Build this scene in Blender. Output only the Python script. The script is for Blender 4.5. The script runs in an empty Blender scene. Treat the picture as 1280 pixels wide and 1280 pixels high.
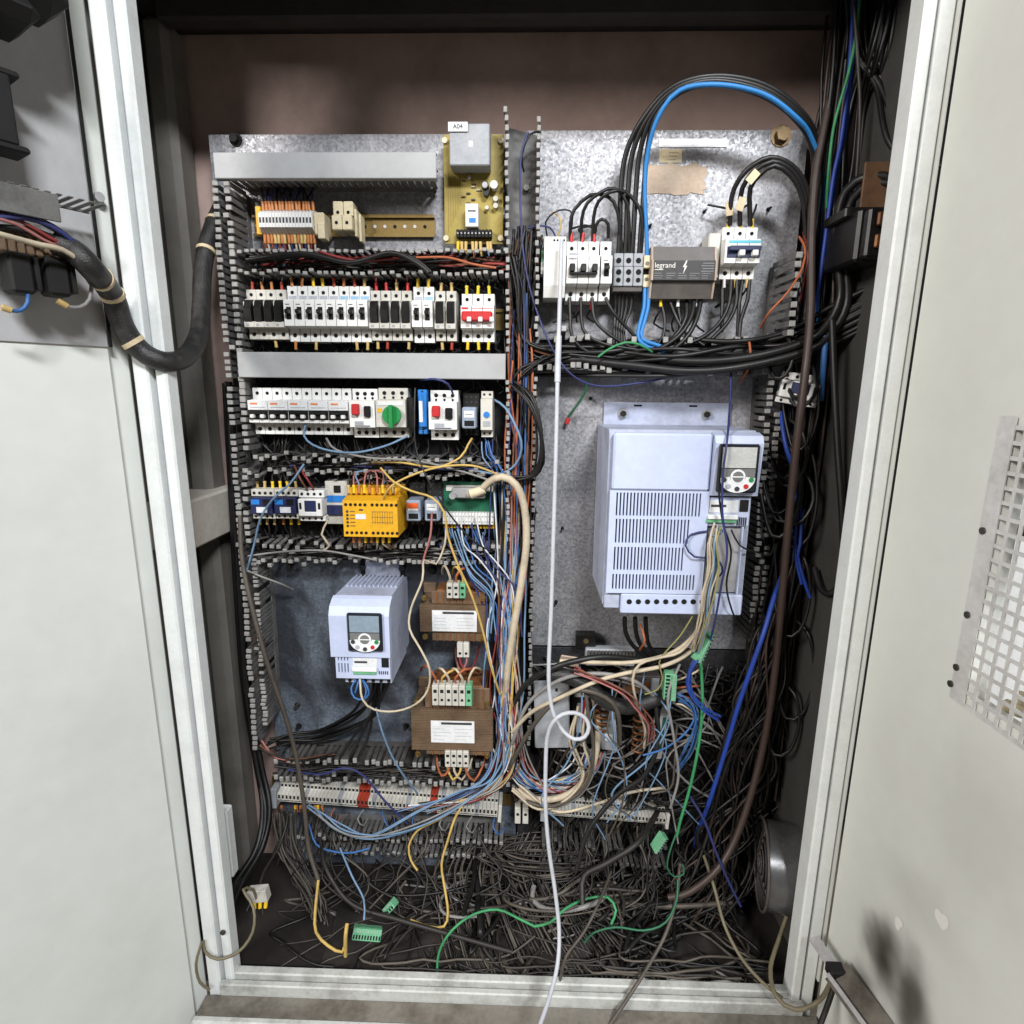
import bpy, math, random
from mathutils import Vector as V, Matrix, Euler
random.seed(7)
R = math.radians
U = random.uniform
sc = bpy.context.scene
COL = sc.collection

# ------------------------------------------------------------------ camera
FPX, PITCH, YAW, ROLL = 720.0, R(11.9), R(1.5), R(0.5)     # focal length in photo pixels (photo is 1280 wide)
CAM = V((0, -1.045, 1.2))
FW = V((-math.sin(YAW)*math.cos(PITCH), math.cos(YAW)*math.cos(PITCH), -math.sin(PITCH)))
RT0 = FW.cross(V((0, 0, 1))).normalized(); UP0 = RT0.cross(FW)
RT = RT0*math.cos(ROLL) + UP0*math.sin(ROLL); UP = UP0*math.cos(ROLL) - RT0*math.sin(ROLL)
cd = bpy.data.cameras.new('camera'); cd.sensor_width = 36; cd.lens = 36*FPX/1280
cd.clip_start = 0.02; cd.clip_end = 100
co = bpy.data.objects.new('camera', cd); COL.objects.link(co)
co.matrix_world = Matrix(((RT.x, UP.x, -FW.x, CAM.x), (RT.y, UP.y, -FW.y, CAM.y), (RT.z, UP.z, -FW.z, CAM.z), (0, 0, 0, 1)))
sc.camera = co

# ------------------------------------------------------------------ world, lamps, exposure
w = bpy.data.worlds.new('World'); sc.world = w; w.use_nodes = True
w.node_tree.nodes['Background'].inputs[0].default_value = (.93, .97, 1, 1)
w.node_tree.nodes['Background'].inputs[1].default_value = 0.015
def area(name, loc, target, size, power, col):
    l = bpy.data.lights.new(name, 'AREA'); l.shape = 'RECTANGLE'; l.size = size[0]; l.size_y = size[1]
    l.energy = power; l.color = col
    o = bpy.data.objects.new(name, l); COL.objects.link(o); o.location = loc
    o.rotation_euler = (V(target)-V(loc)).to_track_quat('-Z', 'Y').to_euler()
    return o
area('ceiling_lamp', (1.0, -3.1, 3.4), (0, 0, 1.0), (1.1, .35), 155, (.96, .98, 1))
area('workshop_lamp', (-2.0, -2.3, 2.45), (.4, -.1, 1.2), (.8, .8), 84, (1, .95, .9))
sc.view_settings.view_transform = 'Standard'; sc.view_settings.look = 'None'
sc.view_settings.exposure = 0.24; sc.view_settings.gamma = 1
sc.render.film_transparent = False
sc.cycles.max_bounces = 5; sc.cycles.diffuse_bounces = 2

# ------------------------------------------------------------------ from photo directions to places
def ray(px, py): return FW + RT*((px-640)/FPX) - UP*((py-640)/FPX)
def at(px, py, Y):
    d = ray(px, py); return CAM + d*((Y-CAM.y)/d.y)
def atX(px, py, X):
    d = ray(px, py); return CAM + d*((X-CAM.x)/d.x)
def atZ(px, py, Z):
    d = ray(px, py); return CAM + d*((Z-CAM.z)/d.z)
def atp(px, py, p0, n):
    d = ray(px, py); return CAM + d*((p0-CAM).dot(n)/d.dot(n))
def rect(x0, y0, x1, y1, Y):
    """centre x, centre z, width, height of a picture rectangle at depth Y"""
    xm, ym = (x0+x1)/2, (y0+y1)/2
    l, r_, t, b = at(x0, ym, Y), at(x1, ym, Y), at(xm, y0, Y), at(xm, y1, Y)
    return (l.x+r_.x)/2, (t.z+b.z)/2, r_.x-l.x, t.z-b.z

# ------------------------------------------------------------------ materials
def lin(c): return tuple(((v/255+.055)/1.055)**2.4 if v/255 > .04045 else v/255/12.92 for v in c)
MATS = {}
def mk(name, col, rough=.5, metal=0., dirt=.0, dcol=(52, 44, 36), scale=22., bump=0., spec=.5, fine=.08, trans=0., emit=0):
    m = bpy.data.materials.new(name); m.use_nodes = True; nt = m.node_tree; N = nt.nodes; L = nt.links
    b = N['Principled BSDF']; c = lin(col)
    b.inputs['Roughness'].default_value = rough; b.inputs['Metallic'].default_value = metal
    b.inputs['Specular IOR Level'].default_value = spec
    if trans: b.inputs['Transmission Weight'].default_value = trans
    geo = N.new('ShaderNodeNewGeometry')
    n1 = N.new('ShaderNodeTexNoise'); n1.inputs['Scale'].default_value = scale; n1.inputs['Detail'].default_value = 7; n1.inputs['Roughness'].default_value = .65
    L.new(geo.outputs['Position'], n1.inputs['Vector'])
    n2 = N.new('ShaderNodeTexNoise'); n2.inputs['Scale'].default_value = scale*9; n2.inputs['Detail'].default_value = 4
    L.new(geo.outputs['Position'], n2.inputs['Vector'])
    rmp = N.new('ShaderNodeMapRange'); rmp.inputs[1].default_value = .45; rmp.inputs[2].default_value = .78
    rmp.inputs[3].default_value = dirt*.25; rmp.inputs[4].default_value = min(1, dirt*1.5)
    L.new(n1.outputs[0], rmp.inputs[0])
    mx = N.new('ShaderNodeMix'); mx.data_type = 'RGBA'
    mx.inputs[6].default_value = (*c, 1); mx.inputs[7].default_value = (*lin(dcol), 1); L.new(rmp.outputs[0], mx.inputs[0])
    hs = N.new('ShaderNodeHueSaturation'); L.new(mx.outputs[2], hs.inputs['Color'])
    vr = N.new('ShaderNodeMapRange'); vr.inputs[1].default_value = .3; vr.inputs[2].default_value = .7
    vr.inputs[3].default_value = 1-fine; vr.inputs[4].default_value = 1+fine; L.new(n2.outputs[0], vr.inputs[0])
    L.new(vr.outputs[0], hs.inputs['Value']); L.new(hs.outputs[0], b.inputs['Base Color'])
    rr = N.new('ShaderNodeMapRange'); rr.inputs[3].default_value = max(.05, rough-.12); rr.inputs[4].default_value = min(1, rough+.2)
    L.new(n1.outputs[0], rr.inputs[0]); L.new(rr.outputs[0], b.inputs['Roughness'])
    if bump:
        bp = N.new('ShaderNodeBump'); bp.inputs['Strength'].default_value = bump; bp.inputs['Distance'].default_value = .002
        L.new(n2.outputs[0], bp.inputs['Height']); L.new(bp.outputs[0], b.inputs['Normal'])
    if emit:
        b.inputs['Emission Color'].default_value = (*c, 1); b.inputs['Emission Strength'].default_value = emit
    MATS[name] = m; return m
def galv(name, base, dark, stain, lo_=.44, hi_=.66, sc_=5.5):
    m = bpy.data.materials.new(name); m.use_nodes = True; nt = m.node_tree; N = nt.nodes; L = nt.links
    b = N['Principled BSDF']; b.inputs['Metallic'].default_value = .35; b.inputs['Roughness'].default_value = .5
    geo = N.new('ShaderNodeNewGeometry')
    vo = N.new('ShaderNodeTexVoronoi'); vo.inputs['Scale'].default_value = 300; L.new(geo.outputs['Position'], vo.inputs['Vector'])
    wn = N.new('ShaderNodeTexNoise'); wn.inputs['Scale'].default_value = 150; wn.inputs['Detail'].default_value = 5; L.new(geo.outputs['Position'], wn.inputs['Vector'])
    r1 = N.new('ShaderNodeMix'); r1.data_type = 'RGBA'; r1.inputs[6].default_value = (*lin(dark), 1); r1.inputs[7].default_value = (*lin(base), 1)
    sp = N.new('ShaderNodeSeparateColor'); L.new(vo.outputs['Color'], sp.inputs[0])
    ad = N.new('ShaderNodeMath'); ad.operation = 'MULTIPLY_ADD'; ad.inputs[1].default_value = .55; L.new(sp.outputs[0], ad.inputs[0]); L.new(wn.outputs[0], ad.inputs[2])
    cl = N.new('ShaderNodeMapRange'); cl.inputs[1].default_value = .35; cl.inputs[2].default_value = 1.05; L.new(ad.outputs[0], cl.inputs[0]); L.new(cl.outputs[0], r1.inputs[0])
    n1 = N.new('ShaderNodeTexNoise'); n1.inputs['Scale'].default_value = sc_; n1.inputs['Detail'].default_value = 8; n1.inputs['Roughness'].default_value = .6; n1.inputs['Distortion'].default_value = .6
    mp = N.new('ShaderNodeMapping'); mp.inputs['Scale'].default_value = (1, 1, .55); L.new(geo.outputs['Position'], mp.inputs[0]); L.new(mp.outputs[0], n1.inputs['Vector'])
    d = N.new('ShaderNodeMapRange'); d.inputs[1].default_value = lo_; d.inputs[2].default_value = hi_; d.inputs[3].default_value = .0; d.inputs[4].default_value = stain; L.new(n1.outputs[0], d.inputs[0])
    r2 = N.new('ShaderNodeMix'); r2.data_type = 'RGBA'; L.new(d.outputs[0], r2.inputs[0]); L.new(r1.outputs[2], r2.inputs[6]); r2.inputs[7].default_value = (*lin((46, 48, 54)), 1)
    L.new(r2.outputs[2], b.inputs['Base Color'])
    ro = N.new('ShaderNodeMapRange'); ro.inputs[3].default_value = .38; ro.inputs[4].default_value = .7; L.new(sp.outputs[1], ro.inputs[0]); L.new(ro.outputs[0], b.inputs['Roughness'])
    MATS[name] = m
galv('galv', (178, 178, 182), (128, 128, 134), .5)
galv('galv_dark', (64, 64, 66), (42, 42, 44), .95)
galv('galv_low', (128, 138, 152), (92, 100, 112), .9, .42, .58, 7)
mk('paint', (226, 229, 224), .4, dirt=.2, dcol=(164, 162, 154), scale=3.5, fine=.02)
mk('paint_r', (222, 225, 219), .42, dirt=.13, dcol=(176, 170, 158), scale=4, fine=.015)
mk('ventgrey', (222, 222, 220), .4, metal=.15, dirt=.3, dcol=(130, 128, 124), scale=14)
mk('tanpanel', (112, 80, 54), .6, dirt=.5)
mk('boxpaint', (206, 200, 190), .5, dirt=.25, dcol=(130, 122, 112), scale=9)
mk('paint_sill', (196, 198, 194), .5, dirt=.5, dcol=(74, 66, 58), scale=20, fine=.06, bump=.15)
mk('ceiling_shade', (52, 48, 47), .7, dirt=.5, dcol=(22, 21, 20), scale=8)  # cabinet ceiling and its rail: shade painted in as a near-black colour
mk('fan_metal', (128, 128, 130), .3, metal=.65, dirt=.5, dcol=(50, 46, 42), scale=18)
mk('patch', (236, 235, 230), .4, fine=.01)
mk('paint_frame', (230, 234, 233), .4, dirt=.13, dcol=(110, 110, 110), scale=24, fine=.03)
mk('paint_in', (176, 152, 144), .6, dirt=.35, dcol=(62, 54, 50), scale=6, fine=.04)
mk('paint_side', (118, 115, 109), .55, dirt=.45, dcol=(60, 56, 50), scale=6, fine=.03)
mk('paint_side_shaded', (70, 69, 66), .55, dirt=.5, dcol=(40, 38, 36), scale=6, fine=.03)  # right side wall: side paint darkened to stand in for shade
mk('floor_in', (34, 29, 26), .75, dirt=.7, dcol=(22, 18, 16), scale=14, bump=.2)
mk('rusty', (128, 123, 114), .65, dirt=.75, dcol=(56, 48, 40), scale=15, bump=.2)
mk('concrete', (120, 112, 98), .85, dirt=.6, dcol=(60, 48, 36), scale=9, bump=.3)
mk('doorplate', (186, 186, 188), .5, metal=.1, dirt=.3, dcol=(100, 98, 98), scale=7, fine=.03)
mk('duct', (112, 111, 110), .55, dirt=.5, dcol=(38, 35, 32), scale=40)
mk('duct_tip_lit', (158, 157, 154), .5, dirt=.5, dcol=(70, 66, 62), scale=45)  # duct grey made lighter for the tips that face the light
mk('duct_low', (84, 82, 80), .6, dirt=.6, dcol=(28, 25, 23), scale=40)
mk('cover', (168, 170, 172), .5, dirt=.3, dcol=(126, 124, 120), scale=13, fine=.02)
mk('white', (228, 228, 226), .42, dirt=.2, dcol=(150, 142, 130), scale=30, fine=.03)
mk('offwhite', (202, 200, 192), .45, dirt=.35, dcol=(120, 110, 98), scale=32, fine=.03)
mk('beige', (216, 204, 172), .5, dirt=.35, dcol=(130, 112, 84), scale=30)
mk('cream', (212, 200, 170), .5, dirt=.45, dcol=(110, 92, 66), scale=18)
mk('grayp', (158, 162, 168), .5, dirt=.3, dcol=(90, 88, 84), scale=30)
mk('black', (12, 12, 13), .36, dirt=.3, dcol=(40, 37, 34), scale=40)
mk('matt_black', (8, 8, 9), .7, dirt=.3, dcol=(24, 22, 21), scale=40)
mk('hole', (5, 5, 5), .9)
mk('screw', (110, 108, 102), .35, metal=.9, dirt=.3)
mk('bolt', (150, 128, 96), .45, metal=.8, dirt=.5)
mk('zinc', (150, 128, 80), .35, metal=.75, dirt=.45, dcol=(90, 66, 34), scale=25)
mk('copper', (138, 88, 52), .45, metal=.6, dirt=.5)
mk('red', (190, 36, 40), .42, dirt=.15)
mk('redbrown', (168, 58, 38), .5, dirt=.3)
mk('green_knob', (30, 130, 66), .4)
mk('green_plug', (112, 180, 138), .5, dirt=.35, dcol=(62, 92, 72))
mk('pcb_green', (20, 92, 66), .4, dirt=.2)
mk('pcb_olive', (158, 140, 62), .45, dirt=.35, dcol=(98, 82, 34), scale=40)
mk('yellow', (224, 168, 30), .45, dirt=.3, dcol=(170, 116, 20), scale=24)
mk('yellow_fer', (236, 196, 40), .45, dirt=.2)
mk('orange_fer', (186, 118, 62), .45, dirt=.3, dcol=(120, 70, 36))
mk('tan_fer', (206, 176, 112), .45, dirt=.3)
mk('blue_dev', (34, 120, 200), .45, dirt=.2)
mk('navy', (30, 40, 82), .4, dirt=.2)
mk('teal', (90, 178, 196), .4)
mk('bluelab', (140, 178, 206), .5)
mk('graylab', (168, 170, 180), .5)
mk('ink', (52, 52, 56), .6)
mk('lightink', (214, 212, 206), .6)
mk('orangelab', (214, 120, 66), .5)
mk('psu', (66, 62, 60), .5, dirt=.5, dcol=(104, 96, 90), scale=16)
mk('psu_face', (48, 47, 48), .5, dirt=.3, dcol=(74, 70, 68), scale=16)
mk('psu_edge', (176, 158, 142), .5, dirt=.4, dcol=(90, 74, 64))
mk('vfd', (188, 198, 226), .4, dirt=.2, dcol=(128, 128, 142), scale=12, fine=.03)
mk('vfd_side', (178, 186, 208), .45, dirt=.4, dcol=(108, 104, 108), scale=14)
mk('bezel', (24, 27, 36), .3)
mk('keyface', (110, 112, 112), .4)
mk('lcd', (128, 144, 158), .18, spec=.6)
mk('lcd_pale', (188, 190, 188), .15, dirt=.4, dcol=(140, 142, 142), scale=30)
mk('keys', (224, 226, 228), .4)
mk('core', (116, 96, 76), .5, metal=.15, dirt=.5, dcol=(60, 42, 28), scale=26)
mk('coil', (124, 80, 44), .5, dirt=.5, dcol=(92, 48, 20), scale=50)
mk('paper', (216, 218, 220), .6, dirt=.2, dcol=(160, 158, 150), scale=25)
mk('kraft', (186, 168, 150), .8, dirt=.4, dcol=(142, 122, 104), scale=20)
mk('silver', (184, 184, 186), .38, metal=.35, dirt=.35, scale=12)
mk('foil', (196, 194, 196), .4, metal=.3, dirt=.3, dcol=(140, 134, 132), scale=30)
mk('cl_relay', (150, 162, 180), .2, spec=.6, dirt=.2)
mk('relay_or', (214, 92, 40), .4)
mk('hose', (30, 30, 31), .38, dirt=.5, dcol=(70, 68, 66), scale=60, bump=.5)
mk('tape', (220, 200, 164), .6, dirt=.3)
mk('brownpipe', (64, 50, 44), .45, dirt=.4, dcol=(36, 28, 24))
WC = {'w_black': (11, 11, 12), 'w_black2': (22, 21, 22), 'w_dust': (52, 47, 42), 'w_dust2': (30, 27, 25), 'w_dust3': (84, 77, 69), 'w_blue': (52, 104, 168),
      'w_lblue': (112, 144, 176), 'w_navy': (42, 50, 106), 'w_royal': (30, 66, 160), 'w_red': (138, 46, 44), 'w_pink': (166, 106, 102), 'w_white': (214, 216, 220),
      'w_gray': (140, 138, 136), 'w_cream': (196, 182, 158), 'w_yellow': (202, 170, 92), 'w_green': (56, 146, 92), 'w_gdark': (38, 104, 72), 'w_orange': (170, 92, 52),
      'w_brown': (112, 70, 48), 'w_sky': (40, 122, 190), 'w_ygreen': (150, 146, 88), 'w_olive': (120, 112, 88), 'w_pure': (184, 187, 194)}
for k, c in WC.items():
    d = .5 if 'dust' in k else .15 if 'black' in k else (.12 if k in ('w_pure', 'w_sky') else .36)
    mk(k, c, .42 if 'black' in k else .5, dirt=d, dcol=(44, 40, 36), scale=28, fine=.06)

# ------------------------------------------------------------------ mesh building
class MB:
    def __init__(s): s.v = []; s.f = []; s.m = []; s.sm = []
    def add(s, vs, fs, m=0, sm=False):
        o = len(s.v); s.v += [tuple(p) for p in vs]; s.f += [tuple(i+o for i in f) for f in fs]
        s.m += [m]*len(fs); s.sm += [sm]*len(fs); return s
    def box(s, x0, x1, y0, y1, z0, z1, m=0, b=0.):
        if x0 > x1: x0, x1 = x1, x0
        if y0 > y1: y0, y1 = y1, y0
        if z0 > z1: z0, z1 = z1, z0
        b = min(b, (x1-x0)*.45, (y1-y0)*.45, (z1-z0)*.45)
        if b <= 0:
            return s.add([(x, y, z) for x in (x0, x1) for y in (y0, y1) for z in (z0, z1)],
                         [(0, 1, 3, 2), (4, 6, 7, 5), (0, 4, 5, 1), (2, 3, 7, 6), (0, 2, 6, 4), (1, 5, 7, 3)], m)
        vs = []; ix = {}
        X, Y, Z = (x0, x1), (y0, y1), (z0, z1)
        for i in (0, 1):
            for j in (0, 1):
                for k in (0, 1):
                    sx, sy, sz = (1-2*i)*b, (1-2*j)*b, (1-2*k)*b
                    ix[i, j, k, 0] = len(vs); vs.append((X[i], Y[j]+sy, Z[k]+sz))
                    ix[i, j, k, 1] = len(vs); vs.append((X[i]+sx, Y[j], Z[k]+sz))
                    ix[i, j, k, 2] = len(vs); vs.append((X[i]+sx, Y[j]+sy, Z[k]))
        fs = []
        def q(a, flip): fs.append(tuple(reversed(a)) if flip else tuple(a))
        for i in (0, 1):
            q([ix[i, 0, 0, 0], ix[i, 0, 1, 0], ix[i, 1, 1, 0], ix[i, 1, 0, 0]], i)
            q([ix[0, i, 0, 1], ix[1, i, 0, 1], ix[1, i, 1, 1], ix[0, i, 1, 1]], i)
            q([ix[0, 0, i, 2], ix[0, 1, i, 2], ix[1, 1, i, 2], ix[1, 0, i, 2]], i)
        for i in (0, 1):
            for j in (0, 1):
                q([ix[i, j, 0, 0], ix[i, j, 0, 1], ix[i, j, 1, 1], ix[i, j, 1, 0]], (i+j) % 2 == 0)
                q([ix[i, 0, j, 0], ix[i, 1, j, 0], ix[i, 1, j, 2], ix[i, 0, j, 2]], (i+j) % 2 == 0)
                q([ix[0, i, j, 1], ix[0, i, j, 2], ix[1, i, j, 2], ix[1, i, j, 1]], (i+j) % 2 == 0)
        for i in (0, 1):
            for j in (0, 1):
                for k in (0, 1):
                    q([ix[i, j, k, 0], ix[i, j, k, 1], ix[i, j, k, 2]], (i+j+k) % 2 == 0)
        return s.add(vs, fs, m)
    def cyl(s, c, ax, r, h, n=12, m=0, r2=None, cap=True):
        c = V(c); a = V(ax).normalized(); t = a.orthogonal().normalized(); u = a.cross(t); r2 = r if r2 is None else r2
        vs = []
        for k in range(n):
            d = t*math.cos(2*math.pi*k/n) + u*math.sin(2*math.pi*k/n); vs.append(c+d*r); vs.append(c+d*r2+a*h)
        s.add(vs, [(2*k, 2*((k+1) % n), 2*((k+1) % n)+1, 2*k+1) for k in range(n)], m, True)
        if cap:
            s.add(vs[0::2], [tuple(reversed(range(n)))], m); s.add(vs[1::2], [tuple(range(n))], m)
        return s
    def prism(s, poly, x0, x1, m=0):
        """poly: (y, z) outline, counter-clockwise seen from +x; extruded along x"""
        n = len(poly)
        return s.add([(x0, y, z) for y, z in poly]+[(x1, y, z) for y, z in poly],
                     [tuple(reversed(range(n))), tuple(range(n, 2*n))]+[(k, (k+1) % n, (k+1) % n+n, k+n) for k in range(n)], m)
    def tube(s, pts, r, n=6, m=0, smooth=True, step=.011, r2=None):
        p = curve(pts, step) if smooth else [V(a) for a in pts]
        if len(p) < 2: return s
        t = (p[1]-p[0]).normalized(); nrm = t.orthogonal().normalized(); vs = []
        for i, a in enumerate(p):
            t2 = (p[min(i+1, len(p)-1)]-p[max(i-1, 0)])
            t2 = t2.normalized() if t2.length > 1e-9 else t
            nrm = (nrm - t2*nrm.dot(t2)); nrm = nrm.normalized() if nrm.length > 1e-6 else t2.orthogonal().normalized()
            t = t2; bn = t.cross(nrm); rr = r if r2 is None else r+(r2-r)*i/(len(p)-1)
            for k in range(n):
                an = 2*math.pi*k/n; vs.append(a+nrm*(math.cos(an)*rr)+bn*(math.sin(an)*rr))
        fs = [(i*n+k, i*n+(k+1) % n, (i+1)*n+(k+1) % n, (i+1)*n+k) for i in range(len(p)-1) for k in range(n)]
        s.add(vs, fs, m, True)
        s.add(vs[:n], [tuple(reversed(range(n)))], m); s.add(vs[-n:], [tuple(range(n))], m)
        return s
    def mesh(s, name, mats):
        me = bpy.data.meshes.new(name); me.from_pydata(s.v, [], s.f); 
        for k in ([mats] if isinstance(mats, str) else mats): me.materials.append(MATS[k])
        me.polygons.foreach_set('material_index', s.m); me.polygons.foreach_set('use_smooth', s.sm); me.update(); return me
    def build(s, name, mats, parent=None, loc=None, rot=None):
        return place(name, s.mesh(name, mats), parent, loc, rot)
def place(name, me, parent=None, loc=None, rot=None):
    o = bpy.data.objects.new(name, me); COL.objects.link(o)
    if parent: o.parent = parent
    if loc is not None: o.location = loc
    if rot is not None: o.rotation_euler = rot
    return o
def curve(pts, step):
    P = [V(a) for a in pts]
    if len(P) == 2: return P
    P = [P[0]*2-P[1]]+P+[P[-1]*2-P[-2]]; out = []
    for i in range(1, len(P)-2):
        a, b, c, d = P[i-1:i+3]; n = max(2, min(40, int((c-b).length/step)))
        for k in range(n):
            t = k/n; out.append(.5*((2*b)+(c-a)*t+(2*a-5*b+4*c-d)*t*t+(3*b-a-3*c+d)*t**3))
    out.append(P[-2]); return out
def tag(o, label, cat=None, group=None, kind=None):
    if label: o['label'] = label
    if cat: o['category'] = cat
    if group: o['group'] = group
    if kind: o['kind'] = kind
    return o
def thing(name, label, cat, loc, group=None, rot=None):
    o = bpy.data.objects.new(name, None); COL.objects.link(o); o.location = loc; o.empty_display_size = .01
    if rot: o.rotation_euler = rot
    return tag(o, label, cat, group)
def dup(root, loc, label, group=None):
    r = root.copy(); COL.objects.link(r); r.location = loc; r['label'] = label
    if group: r['group'] = group
    for ch in list(root.children):
        c = ch.copy(); COL.objects.link(c); c.parent = r
        for g in list(ch.children):
            d = g.copy(); COL.objects.link(d); d.parent = c
    return r
def text(name, body, size, mat, parent, loc, align='CENTER', rot=(R(90), 0, 0), squash=1.0):
    c = bpy.data.curves.new(name, 'FONT'); c.body = body; c.size = size; c.align_x = align; c.align_y = 'CENTER'; c.extrude = .0002
    t = bpy.data.objects.new(name+'_tmp', c); COL.objects.link(t); dg = bpy.context.evaluated_depsgraph_get()
    me = bpy.data.meshes.new_from_object(t.evaluated_get(dg)); bpy.data.objects.remove(t); bpy.data.curves.remove(c)
    me.materials.clear(); me.materials.append(MATS[mat])
    o = place(name, me, parent, loc, rot); o.scale = (squash, 1, 1); return o
ORD = ['first', 'second', 'third', 'fourth', 'fifth', 'sixth', 'seventh', 'eighth', 'ninth', 'tenth']
def pl(*a):   # picture points with depth -> world
    return [at(*p) for p in a]
def wire(name, label, pts, r, mat, group=None, cat='wire', n=7, world=False):
    p = pts if world else pl(*pts)
    b = MB(); b.tube(p, r, n); o = b.build(name, mat); return tag(o, label, cat, group)

# ================================================================== cabinet shell
YF, YB = -.245, .045
XL, XR = at(222, 270, YB).x, at(1030, 270, YB).x
ZT = at(640, 40, YB).z; ZS = at(640, 1226, YF).z; ZF = ZS-.03
lo, li = at(189, 600, YF).x, at(226, 600, YF).x
ri, ro = at(1070, 600, YF).x, at(1107, 600, YF).x
ZTOP = CAM.z+.552
cab = thing('electrical_cabinet', 'tall open steel switchgear cabinet with dusty brownish interior and pale frame', 'cabinet', (0, YF, ZF))
def cpart(name, mat, *boxes, parent=cab, off=V((0, YF, ZF)), b=.001):
    m = MB()
    for q in boxes: m.box(q[0]-off.x, q[1]-off.x, q[2]-off.y, q[3]-off.y, q[4]-off.z, q[5]-off.z, 0, b)
    return m.build(name, mat, parent)
cpart('back_panel', 'paint_in', (XL-.01, XR+.01, YB, YB+.004, ZF, ZT))
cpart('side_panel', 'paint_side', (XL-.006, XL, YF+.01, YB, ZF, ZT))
cpart('side_panel', 'paint_side_shaded', (XR, XR+.006, YF+.01, YB, ZF, ZT))
cpart('ceiling_panel', 'ceiling_shade', (XL-.006, XR+.006, YF, YB+.004, ZT, ZT+.006))
cpart('floor_panel', 'floor_in', (XL-.006, XR+.006, YF+.01, YB+.004, ZF-.006, ZF))
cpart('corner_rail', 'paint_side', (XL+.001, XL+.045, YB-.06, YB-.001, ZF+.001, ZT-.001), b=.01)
cpart('ceiling_rail', 'ceiling_shade', (XL+.05, XR-.001, -.05, -.02, ZT-.03, ZT-.001), b=.004)
# front frame: outer flange, sunk gasket channel, inner lip
def post(x0, x1, s):
    wd = x1-x0; g0, g1 = x0+wd*(.5 if s > 0 else .38), x0+wd*(.62 if s > 0 else .5)
    p = cpart('frame_post', 'paint_frame', (x0, g0, YF-.012, YF+.02, ZF-.12, ZTOP), (g1, x1, YF-.006, YF+.02, ZF-.02, ZTOP), b=.0025)
    q = MB(); q.box(g0, g1, .002, .018, .0, ZTOP-ZF); q.build('gasket_channel', 'grayp', p)
    return p
pL = post(lo, li, 1); pR = post(ri, ro, -1)
for p, x in ((pL, li-.009), (pR, ri+.011)):
    q = MB(); q.cyl((x, -.007, .12), (0, -1, 0), .0045, .003, 10); q.build('rivet', 'screw', p)
cpart('top_beam', 'paint_frame', (lo, ro, YF-.012, YF+.02, ZTOP, ZTOP+.1))
sill = cpart('sill', 'paint_sill', (li-.004, ri+.004, YF-.003, YF+.012, ZF-.03, ZS), (li-.02, ri+.02, YF-.019, YF-.008, ZF-.03, ZS-.006), b=.002)
cpart('sill_ledge', 'rusty', (lo, ro, YF-.055, YF-.0195, ZF-.04, ZS-.026), b=.002)
cpart('plinth', 'paint_sill', (lo, ro, YF-.07, YF-.0555, ZF-.16, ZS-.02), b=.004)
fl = MB(); fl.box(-4, 4, -4, .4, ZF-.2, ZF-.165); tag(fl.build('floor', 'concrete'), None, None, None, 'structure')

# ---- left door, open about 122 degrees
A1 = R(32)
dH = at(158, 600, YF-.03); dH.z = ZF
dD = V((-math.sin(A1), -math.cos(A1), 0)); dN = V((math.cos(A1), -math.sin(A1), 0))
Md = Matrix(((dD.x, -dN.x, 0, dH.x), (dD.y, -dN.y, 0, dH.y), (0, 0, 1, ZF), (0, 0, 0, 1)))   # local x: along door from hinge, -y: inner face
Mdi = Md.inverted()
def ld(px, py, off=0.):      # picture point on the left door's inner face, in the door's own frame
    return Mdi @ atp(px, py, dH+dN*off, dN)
doorL = MB(); doorL.box(0, .62, 0, .02, -.1, ZTOP-ZF, 0, .002)
doorL = doorL.build('door', 'paint', cab); doorL['label'] = 'open left door, pale grey, with a component plate'
doorL.matrix_parent_inverse = Matrix(); doorL.matrix_local = Matrix.Translation(-V((0, YF, ZF))) @ Md
q = MB(); q.box(-.028, -.001, .012, .03, -.1, ZTOP-ZF, 0, .002); q.build('hinge_flange', 'paint', doorL)
# right door, open about 90 degrees
dR = at(1124, 600, YF-.02); XD = dR.x
GY0 = atX(1254, 522, XD).y; gz1 = atX(1254, 520, XD).z; gz0 = atX(1187, 868, XD).z
m = MB(); o_ = V((0, YF, ZF))
def bb(x0, x1, y0, y1, z0, z1, b=0): m.box(x0, x1, y0-o_.y, y1-o_.y, z0-o_.z, z1-o_.z, 0, b)
GYo = GY0-.02
bb(XD, XD+.02, GYo, YF-.012, ZF-.1, ZTOP); bb(XD, XD+.02, GYo-.4, GYo, gz1-.01, ZTOP); bb(XD, XD+.02, GYo-.4, GYo, ZF-.1, gz0+.01)
doorR = m.build('door', 'paint_r', cab); doorR['label'] = 'open right door, cream white and stained, with vent opening'
m = MB(); bb(ro+.002, XD-.001, YF-.008, YF+.004, ZF+.06, ZTOP); m.build('hinge_flange', 'paint', doorR)
m = MB(); pt = .0155; hs = .0112
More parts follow.
